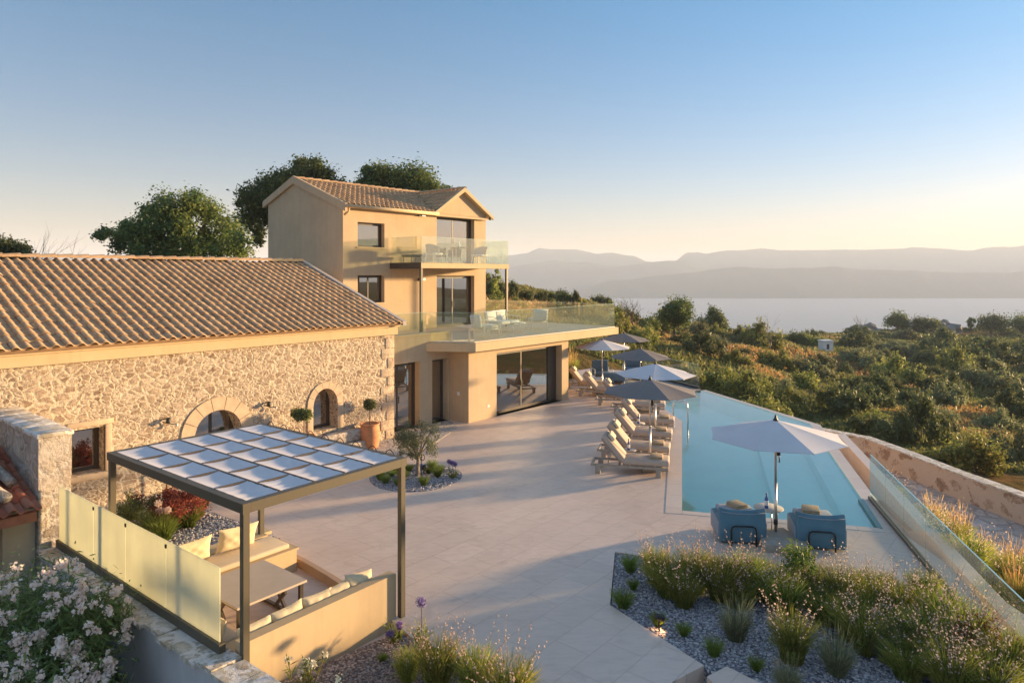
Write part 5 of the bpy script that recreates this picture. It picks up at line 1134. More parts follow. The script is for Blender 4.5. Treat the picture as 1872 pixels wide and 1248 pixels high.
# ---- tufts, gaura, lavender prototypes
def blades(name, n, h, rad, wd, mat, parent=None, arch=.5, seg=3, hv=.35, lean_out=.6):
    """arching blades as short strips"""
    a = rng.random(n)*2*math.pi; r0 = rad*.35*np.sqrt(rng.random(n)); out_ = np.stack([np.cos(a), np.sin(a)], -1)
    hh = h*(1-hv+2*hv*rng.random(n)).clip(.2,2); ln = lean_out*rad*(.2+rng.random(n)); C, Tt, Bb, tn = [], [], [], []
    base = np.concatenate([out_*r0[:,None], np.zeros((n,1))], 1); tv = rng.random(n)
    prev = base
    for s_ in range(1, seg+1):
        u = s_/seg; cur = np.concatenate([out_*(r0+ln*u**1.7)[:,None], (hh*(u-arch*.35*u**3))[:,None]], 1)+rng.normal(size=(n,3))*.012*h
        t_ = (cur-prev)/2; side = np.cross(t_, rdir(n)); side /= np.linalg.norm(side, axis=1, keepdims=True)+1e-9
        C.append((cur+prev)/2); Tt.append(t_*1.08); Bb.append(side*wd*(1.15-.75*u)); tn.append((tv*.7+u*.3)); prev = cur
    return quads_obj(name, np.concatenate(C), np.concatenate(Tt), np.concatenate(Bb), np.concatenate(tn), mat, parent)
def flowers(name, nst, h0, h1, rad, per, fs_, mat, parent, stem=True, petals=4, start=.55):
    C, Tt, Bb, tn = [], [], [], []; mb = MB()
    for i in range(nst):
        a = random.random()*6.28; r0 = rad*.3*random.random(); H1 = random.uniform(h0, h1); ro = r0+rad*random.uniform(.3,1.1); ks = []
        for u in (0,.4,.75,1): ks.append(Vector((math.cos(a)*(r0+(ro-r0)*u**1.5), math.sin(a)*(r0+(ro-r0)*u**1.5), H1*(u-.08*u*u))))
        if stem: mb.tube(ks, [.0035,.003,.002,.0012], 3, cap=False)
        for k in range(per):
            u = start+(1-start)*(k+random.random())/per; j = min(2, int(u*3)); f_ = min(1, max(0, (u-(0,.4,.75)[j])/((.4,.35,.25)[j]))); p = ks[j].lerp(ks[j+1], f_)+Vector((random.uniform(-1,1),random.uniform(-1,1),random.uniform(-.5,.5)))*.02
            for q_ in range(petals):
                d = Vector(rdir(1)[0]); e = d.cross(Vector(rdir(1)[0])).normalized(); C.append(p+d*fs_*.7); Tt.append(d*fs_); Bb.append(e*fs_*.75); tn.append(random.random())
    if stem: mb.build('stems', M['stem'], parent)
    tag(quads_obj(name, np.array(C), np.array(Tt), np.array(Bb), np.array(tn), mat, parent), kind='stuff')
def mk_gaura(n=520, h=.60, rad=.46, nst=26, per=6): 
    t_ = thing('gaura_plant', 'x', 'flowering plant'); blades('foliage', n*2, h, rad, .009, M['grass'], t_, .5); 
    leaves('leaves', [(random.gauss(0,.15*rad*2), random.gauss(0,.15*rad*2), h*random.uniform(.25,.8), .13) for _ in range(12)], 900, .024, M['grass'], t_, .2, wid=.3)
    flowers('flowers', nst, h*1.15, h*1.75, rad*1.1, per, .0110, M['petal'], t_); return t_
def mk_lav(h=.5, rad=.36, fl=True):
    t_ = thing('lavender_plant', 'x', 'lavender'); blades('foliage', 900, h*.75, rad, .007, M['greygrass'], t_, .3); blades('spikes', 150, h*1.25, rad*1.15, .006, M['drygrass'] if 0 else M['greygrass'], t_, .2); return t_
def mk_tuft(h=.22, rad=.16, mt='tuft'):
    t_ = thing('grass_tuft', 'x', 'grass tuft'); blades('foliage', 420, h, rad, .006, M[mt], t_, .4, lean_out=.8); return t_
def mk_gold(h=.7, rad=.4):
    t_ = thing('ornamental_grass', 'x', 'ornamental grass'); blades('foliage', 900, h*.8, rad, .006, M['grass'], t_, .6); blades('plumes', 90, h*1.15, rad*.8, .010, M['drygrass'], t_, .35, 4); return t_
GAU = [mk_gaura(), mk_gaura(480,.66,.44,32,6), mk_gaura(560,.52,.52,20,5)]
LAV = [mk_lav(), mk_lav(.42,.30)]; TUF = [mk_tuft(), mk_tuft(.18,.14)]; GOLD = [mk_gold(), mk_gold(.85,.36)]
# right bed, placed from the photo: (px, py of the foot, scale, kind, label)
bed = [
 ('T',1152,1042,1.25,'yellow-green clump at the terrace corner of the gravel bed'),('T',1140,1108,1.5,'dense low green mound at the left tip of the gravel bed'),
 ('T',1157,1075,.8,'small dark tuft between the two left mounds of the gravel bed'),('T',1203,1140,1.0,'dark tuft beside the lit garden spotlight'),
 ('T',1250,1158,.95,'upright green tuft right of the lit garden spotlight'),('T',1305,1195,1.05,'isolated low tuft in the open gravel'),('T',1383,1222,.9,'isolated green tuft nearest the step landing'),
 ('G',1225,1085,1.05,'leftmost tall gaura clump of the bed'),('G',1270,1078,1.0,'gaura clump in the left half of the hedge row behind the left blue chair'),('G',1318,1092,1.05,'gaura clump below the gap between the blue chairs'),
 ('G',1365,1085,1.0,'gaura clump in front of the side table'),('G',1415,1098,1.05,'gaura clump in front of the right blue chair'),('G',1250,1105,.8,'low gaura clump at the front of the left hedge row'),
 ('G',1345,1105,.85,'low gaura clump at the front of the hedge row, below the blue chairs'),('Y',1460,1100,1.0,'bright yellow-green leafy shrub standing up from the bed'),
 ('L',1345,1165,1.05,'grey-green lavender clump in the open gravel'),('G',1448,1205,.95,'gaura clump with pink flowers in the middle of the gravel'),('L',1530,1228,1.05,'big grey lavender clump near the bottom centre of the bed'),
 ('G',1540,1110,.95,'gaura clump left of the pale clump at the terrace end'),('G',1580,1125,1.0,'gaura clump right of the bed centre'),('G',1510,1135,.9,'gaura clump behind the pink flowering one'),
 ('G',1560,1165,.95,'dark green gaura clump right of the bed centre'),('G',1640,1140,.95,'gaura clump toward the balustrade'),('G',1690,1100,.8,'compact pale flowering bush at the balustrade foot'),
 ('G',1655,1185,1.0,'gaura clump beside the open gravel at the right'),('G',1720,1160,1.0,'gaura clump close to the glass balustrade'),('G',1765,1200,1.05,'gaura clump leaning against the glass at the right'),
 ('R',1790,1225,1.0,'red-leaved gaura clump near the bottom right'),('G',1840,1245,1.05,'gaura clump in the bottom right corner'),('G',1700,1225,.9,'gaura clump with long leaning stems at the bottom right'),
 ('L',1620,1205,.8,'small grey lavender clump right of the open gravel'),('G',1740,1275,1.0,'gaura clump at the bottom edge of the photo, right'),('L',1440,1262,.8,'lavender clump at the bottom edge, in the gravel'),
 ('G',1600,1090,.8,'low flowering clump at the back edge of the bed'),('G',1480,1085,.8,'gaura clump behind the bright shrub'),('G',1810,1290,1.0,'gaura clump below the red-leaved one'),
 ('G',1200,1062,.85,'small gaura clump at the far left end of the hedge row'),('G',1295,1062,.8,'gaura clump right behind the left blue chair'),('G',1395,1075,.85,'gaura clump between the two blue chairs, in the hedge row'),('G',1435,1120,.9,'gaura clump in front of the bright shrub'),
 ('G',1500,1105,.9,'gaura clump right of the bright shrub'),('G',1600,1150,.9,'gaura clump in the thick of the right half of the bed'),('G',1625,1110,.85,'gaura clump at the terrace edge, right half'),('G',1580,1190,.8,'gaura clump at the gravel edge, right half'),
 ('G',1690,1195,.95,'gaura clump between gravel and balustrade, right'),('G',1745,1240,.95,'gaura clump low at the right, before the glass'),('G',1660,1235,.85,'gaura clump at the bottom right of the open gravel')]
def add_plant(k, px, py, sc, label, group, z=0):
    v = G(px, py, z); x, y = v.x, v.y; z0 = z-.03
    pr = {'G': GAU, 'L': LAV, 'T': TUF, 'D': GOLD}.get(k)
    if pr: o = place(random.choice(pr), (x,y,z0), random.random()*6.28, label, group, sc)
    elif k == 'R':
        o = thing('red_shrub', label, 'shrub', (x,y,z0), 0, group); cl = [(random.gauss(0,.2), random.gauss(0,.2), random.uniform(.15,.55), .14) for _ in range(14)]; leaves('foliage', cl, 1500, .03, M['redleaf'], o, .2, wid=.35); flowers('flowers', 16, .6, .95, .4, 5, .012, M['petal'], o)
        o.scale = (sc,)*3
    elif k == 'Y':
        o = thing('leafy_shrub', label, 'shrub', (x,y,z0), 0, group); cl = [(random.gauss(0,.16), random.gauss(0,.16), random.uniform(.1,.85), .13) for _ in range(18)]; leaves('foliage', cl, 2200, .028, M['tuft'], o, .2, wid=.4); o.scale = (sc,)*3
    return o
for k, px, py, sc, lb in bed: add_plant(k, px, py, sc, lb, 'plants in the right gravel bed')
# bottom centre bed
for k, px, py, sc, lb in [('G',800,1255,.9,'green grassy gaura clump at the bottom centre'),('G',870,1262,.85,'gaura clump with airy pink flowers right of the bottom centre'),('G',745,1240,.6,'low gaura clump left of the bottom centre'),('L',770,1200,.55,'small lavender with a violet haze under the pergola post'),('G',930,1300,1.0,'gaura clump leaning over the terrace edge at the bottom'),('T',700,1205,.6,'tiny tuft in the brown gravel by the bench wall'),('T',735,1225,.6,'tiny tuft in the brown gravel below the pergola post')]:
    add_plant(k, px, py, sc, lb, 'plants in the bottom centre bed')
def agap(label, x, y, h, n=1, z=0, mat='violet_petal', r=.07):
    t_ = thing('agapanthus', label, 'flower', (x,y,z)); mb = MB()
    for i in range(n):
        ox, oy = (0,0) if n == 1 else (random.uniform(-.15,.15), random.uniform(-.15,.15)); hh = h*(1 if n == 1 else random.uniform(.7,1)); mb.tube([(ox,oy,0),(ox+.01,oy,hh*.5),(ox,oy,hh)], .006, 5)
        cl = [(ox,oy,hh,r)]; leaves('flower_head', cl, 220, .016, M[mat], t_, .6, wid=.6)
    mb.build('stem', M['stem'], t_); blades('foliage', 60, .3, .25, .012, M['grass'], t_, .8)
g_ = G(770,1175); agap('single violet agapanthus beside the pergola post', g_.x, g_.y, .60, r=.06)
g_ = G(722,1170); agap('low lilac agapanthus at the end of the bench wall', g_.x, g_.y, .22, 2, r=.05)
# oleander shoots at the bottom in front of the bench wall
def shoots(label, x, y, z, n, h, nl, lz, mat='tuft', fl=None, name='oleander_shoot'):
    t_ = thing(name, label, 'shrub', (x,y,z)); C, Tt, Bb, tn = [], [], [], []; mb = MB(); tips = []
    for i in range(n):
        d = Vector((random.uniform(-.35,.35), random.uniform(-.35,.35), 1)).normalized(); hh = h*random.uniform(.7,1.05); b_ = Vector((random.uniform(-.12,.12), random.uniform(-.12,.12), 0)); mb.tube([b_, b_+d*hh*.5+Vector((0,0,.02)), b_+d*hh], [.010,.008,.005], 5); tips.append(b_+d*hh)
        for k in range(nl):
            u = .3+.7*k/nl; e = Vector(rdir(1)[0]); e.z = abs(e.z)*.8+.25; e.normalize(); p = b_+d*hh*u; s_ = e.cross(Vector((0,0,1))).normalized(); C.append(p+e*lz*.55); Tt.append(e*lz*.55); Bb.append(s_*lz*.10); tn.append(random.random())
    mb.build('stems', M['stem'], t_); quads_obj('leaves', np.array(C), np.array(Tt), np.array(Bb), np.array(tn), M[mat], t_)
    if fl: tag(leaves('flowers', [(p.x,p.y,p.z,.05) for p in tips], 24*n, .02, M[fl], t_, .3, wid=.8), kind='stuff')
shoots('cream-flowered oleander shoots in front of the bench wall', -2.62, 8.55, -.1, 6, .78, 22, .13, fl='white_petal')
shoots('second smaller oleander shoot right of the first, by the bench wall', -2.18, 8.45, -.25, 4, .62, 20, .12, fl='white_petal')
# olive bed tufts
for i, (px, py) in enumerate(((696,878),(705,884),(716,872),(724,865),(728,888),(748,862),(775,888),(783,866),(800,872),(803,864),(790,858),(736,876))):
    v = G(px, py); place(random.choice(TUF), (v.x,v.y,.0), random.random()*6, ['bright green tuft in the round bed, left side','bright green tuft in the round bed, right side'][px > 760], ['green tufts left of the olive trunk','green tufts right of the olive trunk'][px > 760], random.uniform(.95,1.4))
agap('lilac agapanthus at the right rim of the round bed', oc.x+1.0, oc.y-.1, .5, 3, r=.05)
# planter on the left: red shrub, agapanthus, grasses
g_ = G(318,962); o = thing('red_shrub', 'burgundy red-leaved shrub in the planter behind the pergola', 'shrub', (g_.x,g_.y,0)); cl = [(random.gauss(0,.33), random.gauss(0,.25), random.uniform(.15,.72), .15) for _ in range(34)]; leaves('foliage', cl, 6000, .032, M['redleaf'], o, .1, wid=.4)
g_ = G(262,968); o = thing('green_shrub', 'green grassy shrub left of the burgundy shrub', 'shrub', (g_.x,g_.y,0)); cl = [(random.gauss(0,.3), random.gauss(0,.25), random.uniform(.1,.6), .16) for _ in range(24)]; leaves('foliage', cl, 4000, .03, M['darkshrub'], o, .1, wid=.3)
for px, py, sc, lb in ((285,985,1.5,'spiky green clump in front of the green shrub'),(300,990,1.3,'spiky green clump at the edge of the frosted glass'),(345,965,1.5,'spiky green clump in front of the burgundy shrub'),(372,925,1.3,'pale green clump right of the burgundy shrub'),(240,950,1.4,'green clump near the left pergola post')):
    v = G(px, py); place(random.choice(TUF), (v.x,v.y,.0), random.random()*6, lb, 'green clumps in the left planter', sc*1.5)
g_ = G(300,978); agap('lilac agapanthus in front of the burgundy shrub', g_.x, g_.y, .66, 4, r=.06, mat='petal')
g_ = G(238,925); shoots('pale yellow-flowered plant near the left pergola post', g_.x, g_.y, 0, 5, .45, 10, .10, fl='white_petal')

# ---- oleander bush bottom left
ol = thing('oleander_bush', 'large oleander bush covered in pale pink flowers at the bottom left', 'bush', (-5.75,8.35,-2.6))
oc2 = [(-1.1,.6,2.9,.6),(-.6,.9,3.1,.55),(-.1,.9,2.75,.55),(-.8,.1,2.5,.65),(-.25,.3,2.35,.55),(.1,.5,2.2,.5),(-1.3,-.3,2.2,.6),(-.6,-.4,2.0,.6),(0,-.1,1.7,.55),(.3,.3,1.6,.5),(-1.1,-.9,1.6,.6),(-.4,-.9,1.3,.6),(.2,-.6,1.1,.5),(-1.7,.8,2.5,.6),(-1.9,0,2.0,.6),(.05,1.2,2.9,.35),(.45,0,1.2,.4)]
oc2 = [(x, y, z+.42 if z > 1.5 else z+.2, r) for x, y, z, r in oc2]
leaves('foliage', oc2, 30000, .062, M['oleander_leaf'], ol, .35, wid=.17, up=.6)
mb = MB()
for c in oc2[:12]: mb.tube([(random.uniform(-.8,.0),random.uniform(-.3,.3),0), (c[0]*.6,c[1]*.6,c[2]*.5), c[:3]], [.03,.02,.01], 5, cap=False)
mb.build('stems', M['bark'], ol)
fcl = []
for c in oc2[:15]:
    for k in range(30 if c[2] > 1.6 else 12):
        d = Vector(rdir(1)[0])+Vector((.55,-.75,.55)); d.normalize()
        if any((Vector(c[:3])+d*c[3]*1.1-Vector(q_[:3])).length < q_[3]*.92 for q_ in oc2 if q_ is not c): continue
        fcl.append((c[0]+d.x*c[3]*1.15, c[1]+d.y*c[3]*1.15, c[2]+d.z*c[3]*1.15, random.uniform(.04,.08)))
leaves('flowers', fcl, len(fcl)*34, .024, M['oleander_petal'], ol, .2, wid=.85, up=.2)
ob = thing('green_bush', 'dark green bush below the oleander at the bottom left corner', 'bush', (-4.9,7.4,-2.6)); leaves('foliage', [(random.uniform(-1.1,.5), random.uniform(-.6,.6), random.uniform(.6,1.35), .35) for _ in range(22)], 12000, .045, M['oak'], ob, .2, wid=.35)
ob = thing('bright_bush', 'small yellow-green leafy bush at the bottom left edge', 'bush', (-4.35,6.9,-2.5)); leaves('foliage', [(random.uniform(-.4,.3), random.uniform(-.3,.3), random.uniform(.5,1.1), .16) for _ in range(14)], 2600, .04, M['shrub'], ob, .2, wid=.35)
ob = thing('tall_leafy_plant', 'upright green oleander top in front of the frosted glass corner', 'bush', (-6.3,10.1,-2.6)); leaves('foliage', [(random.gauss(0,.3), random.gauss(0,.25), random.uniform(1.9,3.1), .2) for _ in range(20)], 7000, .075, M['darkshrub'], ob, .1, wid=.14, up=.8)

# ---- bank and path grasses on the right
bank_sp = [(9.95,15.6,-1.05),(10.3,13.9,-1.1),(10.9,16.6,-1.4),(11.2,15.2,-1.6),(11.5,13.8,-1.75),(10.6,12.2,-1.2),(11.4,12.2,-1.7),(12.2,13.2,-1.95),(11.2,18.2,-1.7),(10.7,19.6,-1.4),(11.9,10.8,-1.8),(10.9,10.4,-1.4),(9.7,11.4,-1.0),(9.6,13.0,-1.0),(9.9,17.8,-1.05),(10.1,21.3,-1.1),(11.3,20.4,-1.8),(12.3,12.0,-1.95)]
bank_sp += [(9.75+random.random()*(1.3+.09*(21-yy)), yy, 0) for yy in np.linspace(9.5, 22.5, 34)]
bank_sp = [q_ for q_ in bank_sp if q_[0] > 8.72+.2475*(q_[1]-16.36)+1.4 or q_[1] < 16]
bank_sp = [(x, y, z if z else -1.0-.95*max(0, min(1, (x-9.7)/2.2))) for x, y, z in bank_sp]
for i, (x, y, z) in enumerate(bank_sp):
    gold = i in (3,4,7,8,12,16,2,17) or (i > 17 and x > 10.9); px = 936+x/y*1248
    lb = ('golden feathery grass on the bank beside the paved path, ' if gold else 'pale flowering gaura on the bank outside the glass balustrade, ')+('far part' if y > 17.5 else 'middle part' if y > 13.5 else 'near part')
    place(random.choice(GOLD if gold else GAU), (x,y,z-.05), random.random()*6, lb, lb, random.uniform(1.0,1.35))
# dry grasses by the far garden wall
for i in range(9):
    p = HW(9.9+i*.55+random.uniform(-.1,.1), 2.9+random.uniform(-.25,.2)); place(random.choice(GOLD), tuple(p), random.random()*6, 'golden feathery grass in front of the sloping garden wall' if i < 4 else 'golden feathery grass behind the blue armchairs', 'golden grasses by the garden wall' if i < 4 else 'golden grasses behind the blue armchairs', random.uniform(1.2,1.5))

# ---- hillside shrubs
def shrub_proto(name, mat, seed, R_=1.0, hz=.75, n=4200, ls=.062, nc=44):
    t_ = thing(name, 'x', 'shrub'); r_ = random.Random(seed); cl = []
    for i in range(nc):
        a = r_.random()*6.28; rr = math.sqrt(r_.random())*.82*(1+.18*math.sin(3*a+seed)); top_ = hz*(1+.2*math.sin(2*a+seed*2)+.16*r_.uniform(-1,1))*math.sqrt(max(.05, 1-rr*rr*.9)); cl.append((math.cos(a)*rr*R_, math.sin(a)*rr*R_, r_.uniform(.25,.95)*top_, r_.uniform(.10,.26)))
    leaves('foliage', cl, n, ls, M[mat], t_, .2, wid=.5, up=.5); tips = [(c[0]+r_.gauss(0,.1), c[1]+r_.gauss(0,.1), c[2]+c[3]+r_.uniform(0,.16), .055) for c in cl for q in (0,1)]; tag(leaves('sprigs', tips, 500, ls*.7, M[mat], t_, .1, wid=.4, up=.2, flat=1.8), kind='stuff')
    mb = MB()
    for c in cl[:7]: mb.tube([(0,0,-.5),(c[0]*.4,c[1]*.4,c[2]*.3),c[:3]], [.04,.03,.012], 5, cap=False)
    mb.build('stems', M['bark'], t_); return t_
SH = {'g': [shrub_proto('hill_shrub','shrub',1), shrub_proto('hill_shrub','shrub',2,hz=.85)], 'd': [shrub_proto('hill_shrub','darkshrub',3), shrub_proto('hill_shrub','darkshrub',4,hz=.9), shrub_proto('hill_shrub','darkshrub',7,hz=.7)], 'o': [shrub_proto('hill_shrub','greyshrub',5), shrub_proto('hill_shrub','greyshrub',6,hz=.8)]}
def put_shrub(px, py, wpx, hpx, kind, label, group, Dmin=0):
    D = ray_terr(px, py)
    if D is None: return
    x = (px-936)/1248*D; z = float(terr(x, D)); w_ = wpx/2/1248*D; hh = hpx/1248*D
    o = place(random.choice(SH[kind]), (x, D+w_*.5, z-.1), random.random()*6.28, label, group, (w_/1.08, w_/1.08, hh/1.12)); return o
hill = [
 (1308,612,80,46,'d','broad dark shrub on the crest against the sea, right of the round tree'),(1395,640,95,58,'g','green shrub on the crest under bare twigs'),(1462,634,45,36,'d','small dark shrub on the crest right of the bare twigs'),
 (1370,622,60,30,'d','dark shrub on the crest between two larger ones'),(1472,632,40,30,'d','dark shrub left of the tiny white building'),
 (1290,655,95,42,'d','dark spreading shrub below the crest'),(1245,700,95,50,'g','bright green shrub behind the far pool rail'),(1350,670,70,34,'g','yellow-green shrub mid slope'),(1180,640,80,45,'g','green shrub behind the far parasol'),
 (1130,625,70,60,'g','tall green shrub right beside the villa terrace end'),(1210,612,70,50,'g','bright green shrub below the round dark tree'),
 (1380,735,110,62,'g','leafy green shrub above the far pool edge'),(1330,720,90,50,'g','green shrub just beyond the middle of the pool edge'),(1440,745,100,56,'o','grey-green shrub beyond the pool edge, right half'),
 (1500,690,90,46,'o','olive shrub in the middle of the slope'),(1545,765,112,72,'d','round dark-centred shrub above the big white parasol'),(1620,815,105,70,'d','round dark shrub between parasol and stone wall'),
 (1700,820,112,84,'d','big round dark shrub above the curved stone wall, left'),(1800,872,140,80,'g','green shrub touching the curved stone wall, right'),(1865,850,90,80,'o','grey-green shrub at the right edge'),
 (1590,672,100,44,'o','olive shrub cluster upper slope, left'),(1650,706,110,60,'g','yellowish shrub in the centre right slope'),(1720,730,90,52,'d','dark shrub right of the yellowish one'),(1760,690,90,60,'g','bright shrub below the dark wood'),
 (1830,715,110,56,'o','pale olive shrub at the right'),(1640,655,90,40,'o','olive shrub below the rocky knoll'),(1740,745,90,48,'o','grey shrub in the lower right slope'),(1480,720,70,44,'g','leafy shrub left of the centre'),
 (1425,680,80,44,'g','green shrub left of the orange grass patch'),(1575,640,70,30,'d','dark shrub near the knoll'),(1870,770,80,56,'d','dark shrub cut by the right edge')]
for px, py, w_, h_, k, lb in hill: put_shrub(px, py, w_, h_, k, lb, None)
crest_l = [(905,545,46,44,'d'),(935,550,40,34,'d'),(960,552,40,30,'d'),(985,553,40,30,'d'),(1005,553,36,28,'d'),(1030,553,50,32,'d'),(1052,556,30,24,'d'),(1096,560,54,26,'d'),(1070,570,40,24,'g'),(945,562,44,22,'g'),(1010,568,50,24,'g'),(895,530,40,40,'d'),(1120,580,50,34,'g'),(1150,590,60,34,'d')]
ords = ['leftmost','second','third','fourth','fifth','sixth','seventh','eighth','ninth','tenth','eleventh']
for kk, txt, gg in (('d','dark shrub from the left in the crest row behind the villa terrace','dark shrubs in the crest row'),('g','green shrub from the left just below the crest behind the villa terrace','green shrubs below the crest row')):
    for i_, (px, py, w_, h_, k) in enumerate(sorted([c_ for c_ in crest_l if c_[4] == kk])): put_shrub(px, py, w_, h_, k, ords[i_]+' '+txt, gg)
# random fill of smaller shrubs
pr = random.Random(21); cnt = 0; taken = []
zone = lambda px, D: ('left' if px < 1400 else 'middle' if px < 1640 else 'right')+(' near' if D < 55 else ' far')
while cnt < 215:
    D = pr.uniform(34, 150)**1.0; px = pr.uniform(1150, 1900); x = (px-936)/1248*D
    if abs(px-1510) < 26 and D < 98: continue
    if D < 40 and px < 1500 and x < 10.5+ (D-30)*.0: continue
    if x < 12 and D < 42: continue
    z = float(terr(x, D)); r_ = (pr.uniform(.3,.7) if pr.random() < .65 else pr.uniform(.7,1.45))*(1+D*.004)
    if any((x-a)**2+(D-b)**2 < (r_+c)**2*(.12 if pr.random() < .35 else .6) for a,b,c in taken): continue
    taken.append((x, D, r_)); k = pr.choice('gdoogd'); nm = {'g':'yellow-green','d':'dark green','o':'grey-green'}[k]; zn = zone(px, D)
    place(pr.choice(SH[k]), (x, D, z-.12), pr.random()*6.28, f'small {nm} shrub on the {zn} part of the hillside', f'small {nm} shrubs, {zn} slope', (r_, r_*pr.uniform(.8,1.2), r_*pr.uniform(.75,1.25))); cnt += 1
# dark wood and knoll at the right
kn = random.Random(5)
for i in range(12):
    px = kn.uniform(1560, 1900); D = kn.uniform(52, 105); x = (px-936)/1248*D; z = float(terr(x, D)); r_ = kn.uniform(1.4,2.1)
    if abs(px-1510) < 40: continue
    place(kn.choice(SH['d']+SH['o'][:1]), (x, D, z-.2), kn.random()*6, 'large dark rounded shrub in the right half of the slope', 'large dark shrubs on the right slope', (r_, r_*.9, r_*kn.uniform(.7,.95)))
for i in range(46):
    px = kn.uniform(1430, 1960); D = kn.uniform(150, 215); x = (px-936)/1248*D; z = float(terr(x, D)); r_ = kn.uniform(1.4,3.0)
    place(kn.choice(SH['d']), (x, D, z-.3), kn.random()*6, 'dark shrub on the distant rocky knoll', 'dark shrubs on the distant knoll', (r_*1.3, r_, r_*.8))
for i in range(26):
    px = kn.uniform(1720, 1960); D = kn.uniform(88, 132); x = (px-936)/1248*D; z = float(terr(x, D)); r_ = kn.uniform(2.8,4.4)
    place(kn.choice(SH['d']), (x, D, z-.3), kn.random()*6, 'dense dark tree crown in the hollow at the right', 'dark crowns in the hollow at the right', (r_, r_, r_*.95))
def small_tree(label, px, pyb, D, w_, h_, mat='oak', nl=5000, ls=.16, name='round_tree', seed=3, low=-.6):
    x = (px-936)/1248*D; z = float(terr(x, D)); W_ = w_/2/1248*D; ztop = 5.4-(pyb-h_-500)/1248*D; Hh = ztop-z; ch = h_*(.48 if low < -.8 else .42)/1248*D
    tree(label, (x, D, z), crown_clumps(W_*.8, W_*.8, ch, Hh-ch*1.15, 24, W_*.26, W_*.4, seed, low), max(.6, Hh-ch*2), .09*W_, nl, ls, mat, name=name, base=(0,0,-.3))
small_tree('round dark tree standing out against the sea on the crest', 1233, 592, 62, 60, 52, 'oak', 8000, .10, low=-.95)
small_tree('domed tree on the rocky knoll against the sea', 1641, 605, 190, 48, 34, 'oak', 3500, .24, seed=8)
small_tree('second domed tree on the knoll, right of the first', 1693, 608, 188, 48, 30, 'oak', 3500, .24, seed=9)
small_tree('wide tree group on the horizon near the right edge', 1812, 604, 190, 60, 24, 'oak', 3500, .24, seed=10)
small_tree('tree cut by the right edge of the photo on the horizon', 1868, 606, 190, 60, 26, 'oak', 3500, .24, seed=12)
small_tree('small slim tree on the knoll between the groups', 1776, 604, 190, 14, 26, 'oak', 1200, .2, seed=13)
t_ = thing('young_tree', 'young yellow-green tree seen under the top balcony right of the villa', 'tree', tuple(AT(906, 46, float(terr((906-936)/1248*46, 46))))); cl = [(random.gauss(0,.22), random.gauss(0,.2), 1.0+i*.17, .30-.012*i) for i in range(18)]; leaves('crown', cl, 2200, .07, M['shrub'], t_, .2); mb = MB(); mb.tube([(0,0,-.3),(0,0,3.6)], [.04,.015], 6); mb.build('trunk', M['bark'], t_)
v = AT(1160, 66); t_ = thing('bare_tree', 'leafless dark tree on the crest left of the round tree', 'tree', (v.x,v.y,float(terr(v.x,v.y))-.2)); bare(t_, (0,0,0), 3.6, 3, .085, M['bark'], .8, 4, 4)
v = AT(1408, 82); t_ = thing('bare_tree', 'thin bare twigs above the crest shrub', 'tree', (v.x,v.y,float(terr(v.x,v.y))+.6)); bare(t_, (0,0,0), 5.0, 2, .04, M['greybark'], .6, 9, 3)
v = AT(1573, 190); t_ = thing('bare_tree', 'tiny bare tree on the knoll, left end', 'tree', (v.x,v.y,float(terr(v.x,v.y)))); bare(t_, (0,0,0), 6.5, 2, .1, M['bark'], .5, 2, 3)
# rocks on the knoll
for i, (px, py, w_, h_) in enumerate(((1580,598,60,16),(1725,592,46,14),(1672,590,40,14))):
    D = 195; mb = MB(); bm = bmesh.new(); bmesh.ops.create_icosphere(bm, subdivisions=3, radius=1)
    for q_ in bm.verts: q_.co *= 1+.35*math.sin(q_.co.x*5+i)*math.cos(q_.co.y*6)+.15*random.random()
    bm.verts.index_update(); mb.add([q_.co.copy() for q_ in bm.verts], [[q_.index for q_ in f.verts] for f in bm.faces]); bm.free()
    x = (px-936)/1248*D; o = mb.build('rock', simple('grey_rock', (.22,.20,.18), .95, .3, 2), None, (x, D, float(terr(x, D))+.3)); o.scale = (w_/2/1248*D, 3, h_/1248*D); tag(o, ['grey rocky outcrop at the left of the distant knoll','grey rock right of the second domed tree','grey rock between the two domed trees'][i], 'rock')
# ground cover: dry grass and scrub over the whole slope (nobody could count it)
n = 150000; Dd = 30+(rng.random(n)**1.5)*150; pxs = 860+rng.random(n)*1120; x = (pxs-936)/1248*Dd; keep = ~((Dd < 42) & (x < 11.5)); keep &= ~((x < 16.2) & (Dd < 30.5)); x = x[keep]; Dd = Dd[keep]; n = len(x)
z = terr(x, Dd); s_ = .11+.0018*Dd*(.5+rng.random(n)); up_ = np.stack([rng.normal(size=n)*.5, rng.normal(size=n)*.5, np.ones(n)], -1); up_ /= np.linalg.norm(up_, axis=1, keepdims=True); sd_ = np.cross(up_, rdir(n)); sd_ /= np.linalg.norm(sd_, axis=1, keepdims=True)
pat = .5+.5*np.sin(x*.09+1.1*np.sin(Dd*.07))*np.cos(Dd*.06+.8*np.sin(x*.11)); tint = (pat**1.1*.62+.34*rng.random(n)-.08).clip(0,1)
for px_, py_, rr_ in ((1540,672,7),(1330,650,7),(1205,608,6),(1700,765,5),(965,556,6),(1480,655,6),(1620,700,5),(1265,640,6),(1440,700,4),(1800,760,5),(1400,660,5)):
    Dp = ray_terr(px_, py_); xp = (px_-936)/1248*Dp; wgt = np.exp(-(((x-xp)/rr_)**2+((Dd-Dp)/(rr_*1.3))**2)); tint = tint*(1-wgt)+wgt*(.55+.40*rng.random(n))
s_ = s_*(.55+.7*rng.random(n))
o = quads_obj('scrub_cover', np.stack([x, Dd, z+s_*.5], -1), up_*s_[:,None], sd_*s_[:,None]*.5, tint, M['scrub']); tag(o, kind='stuff')
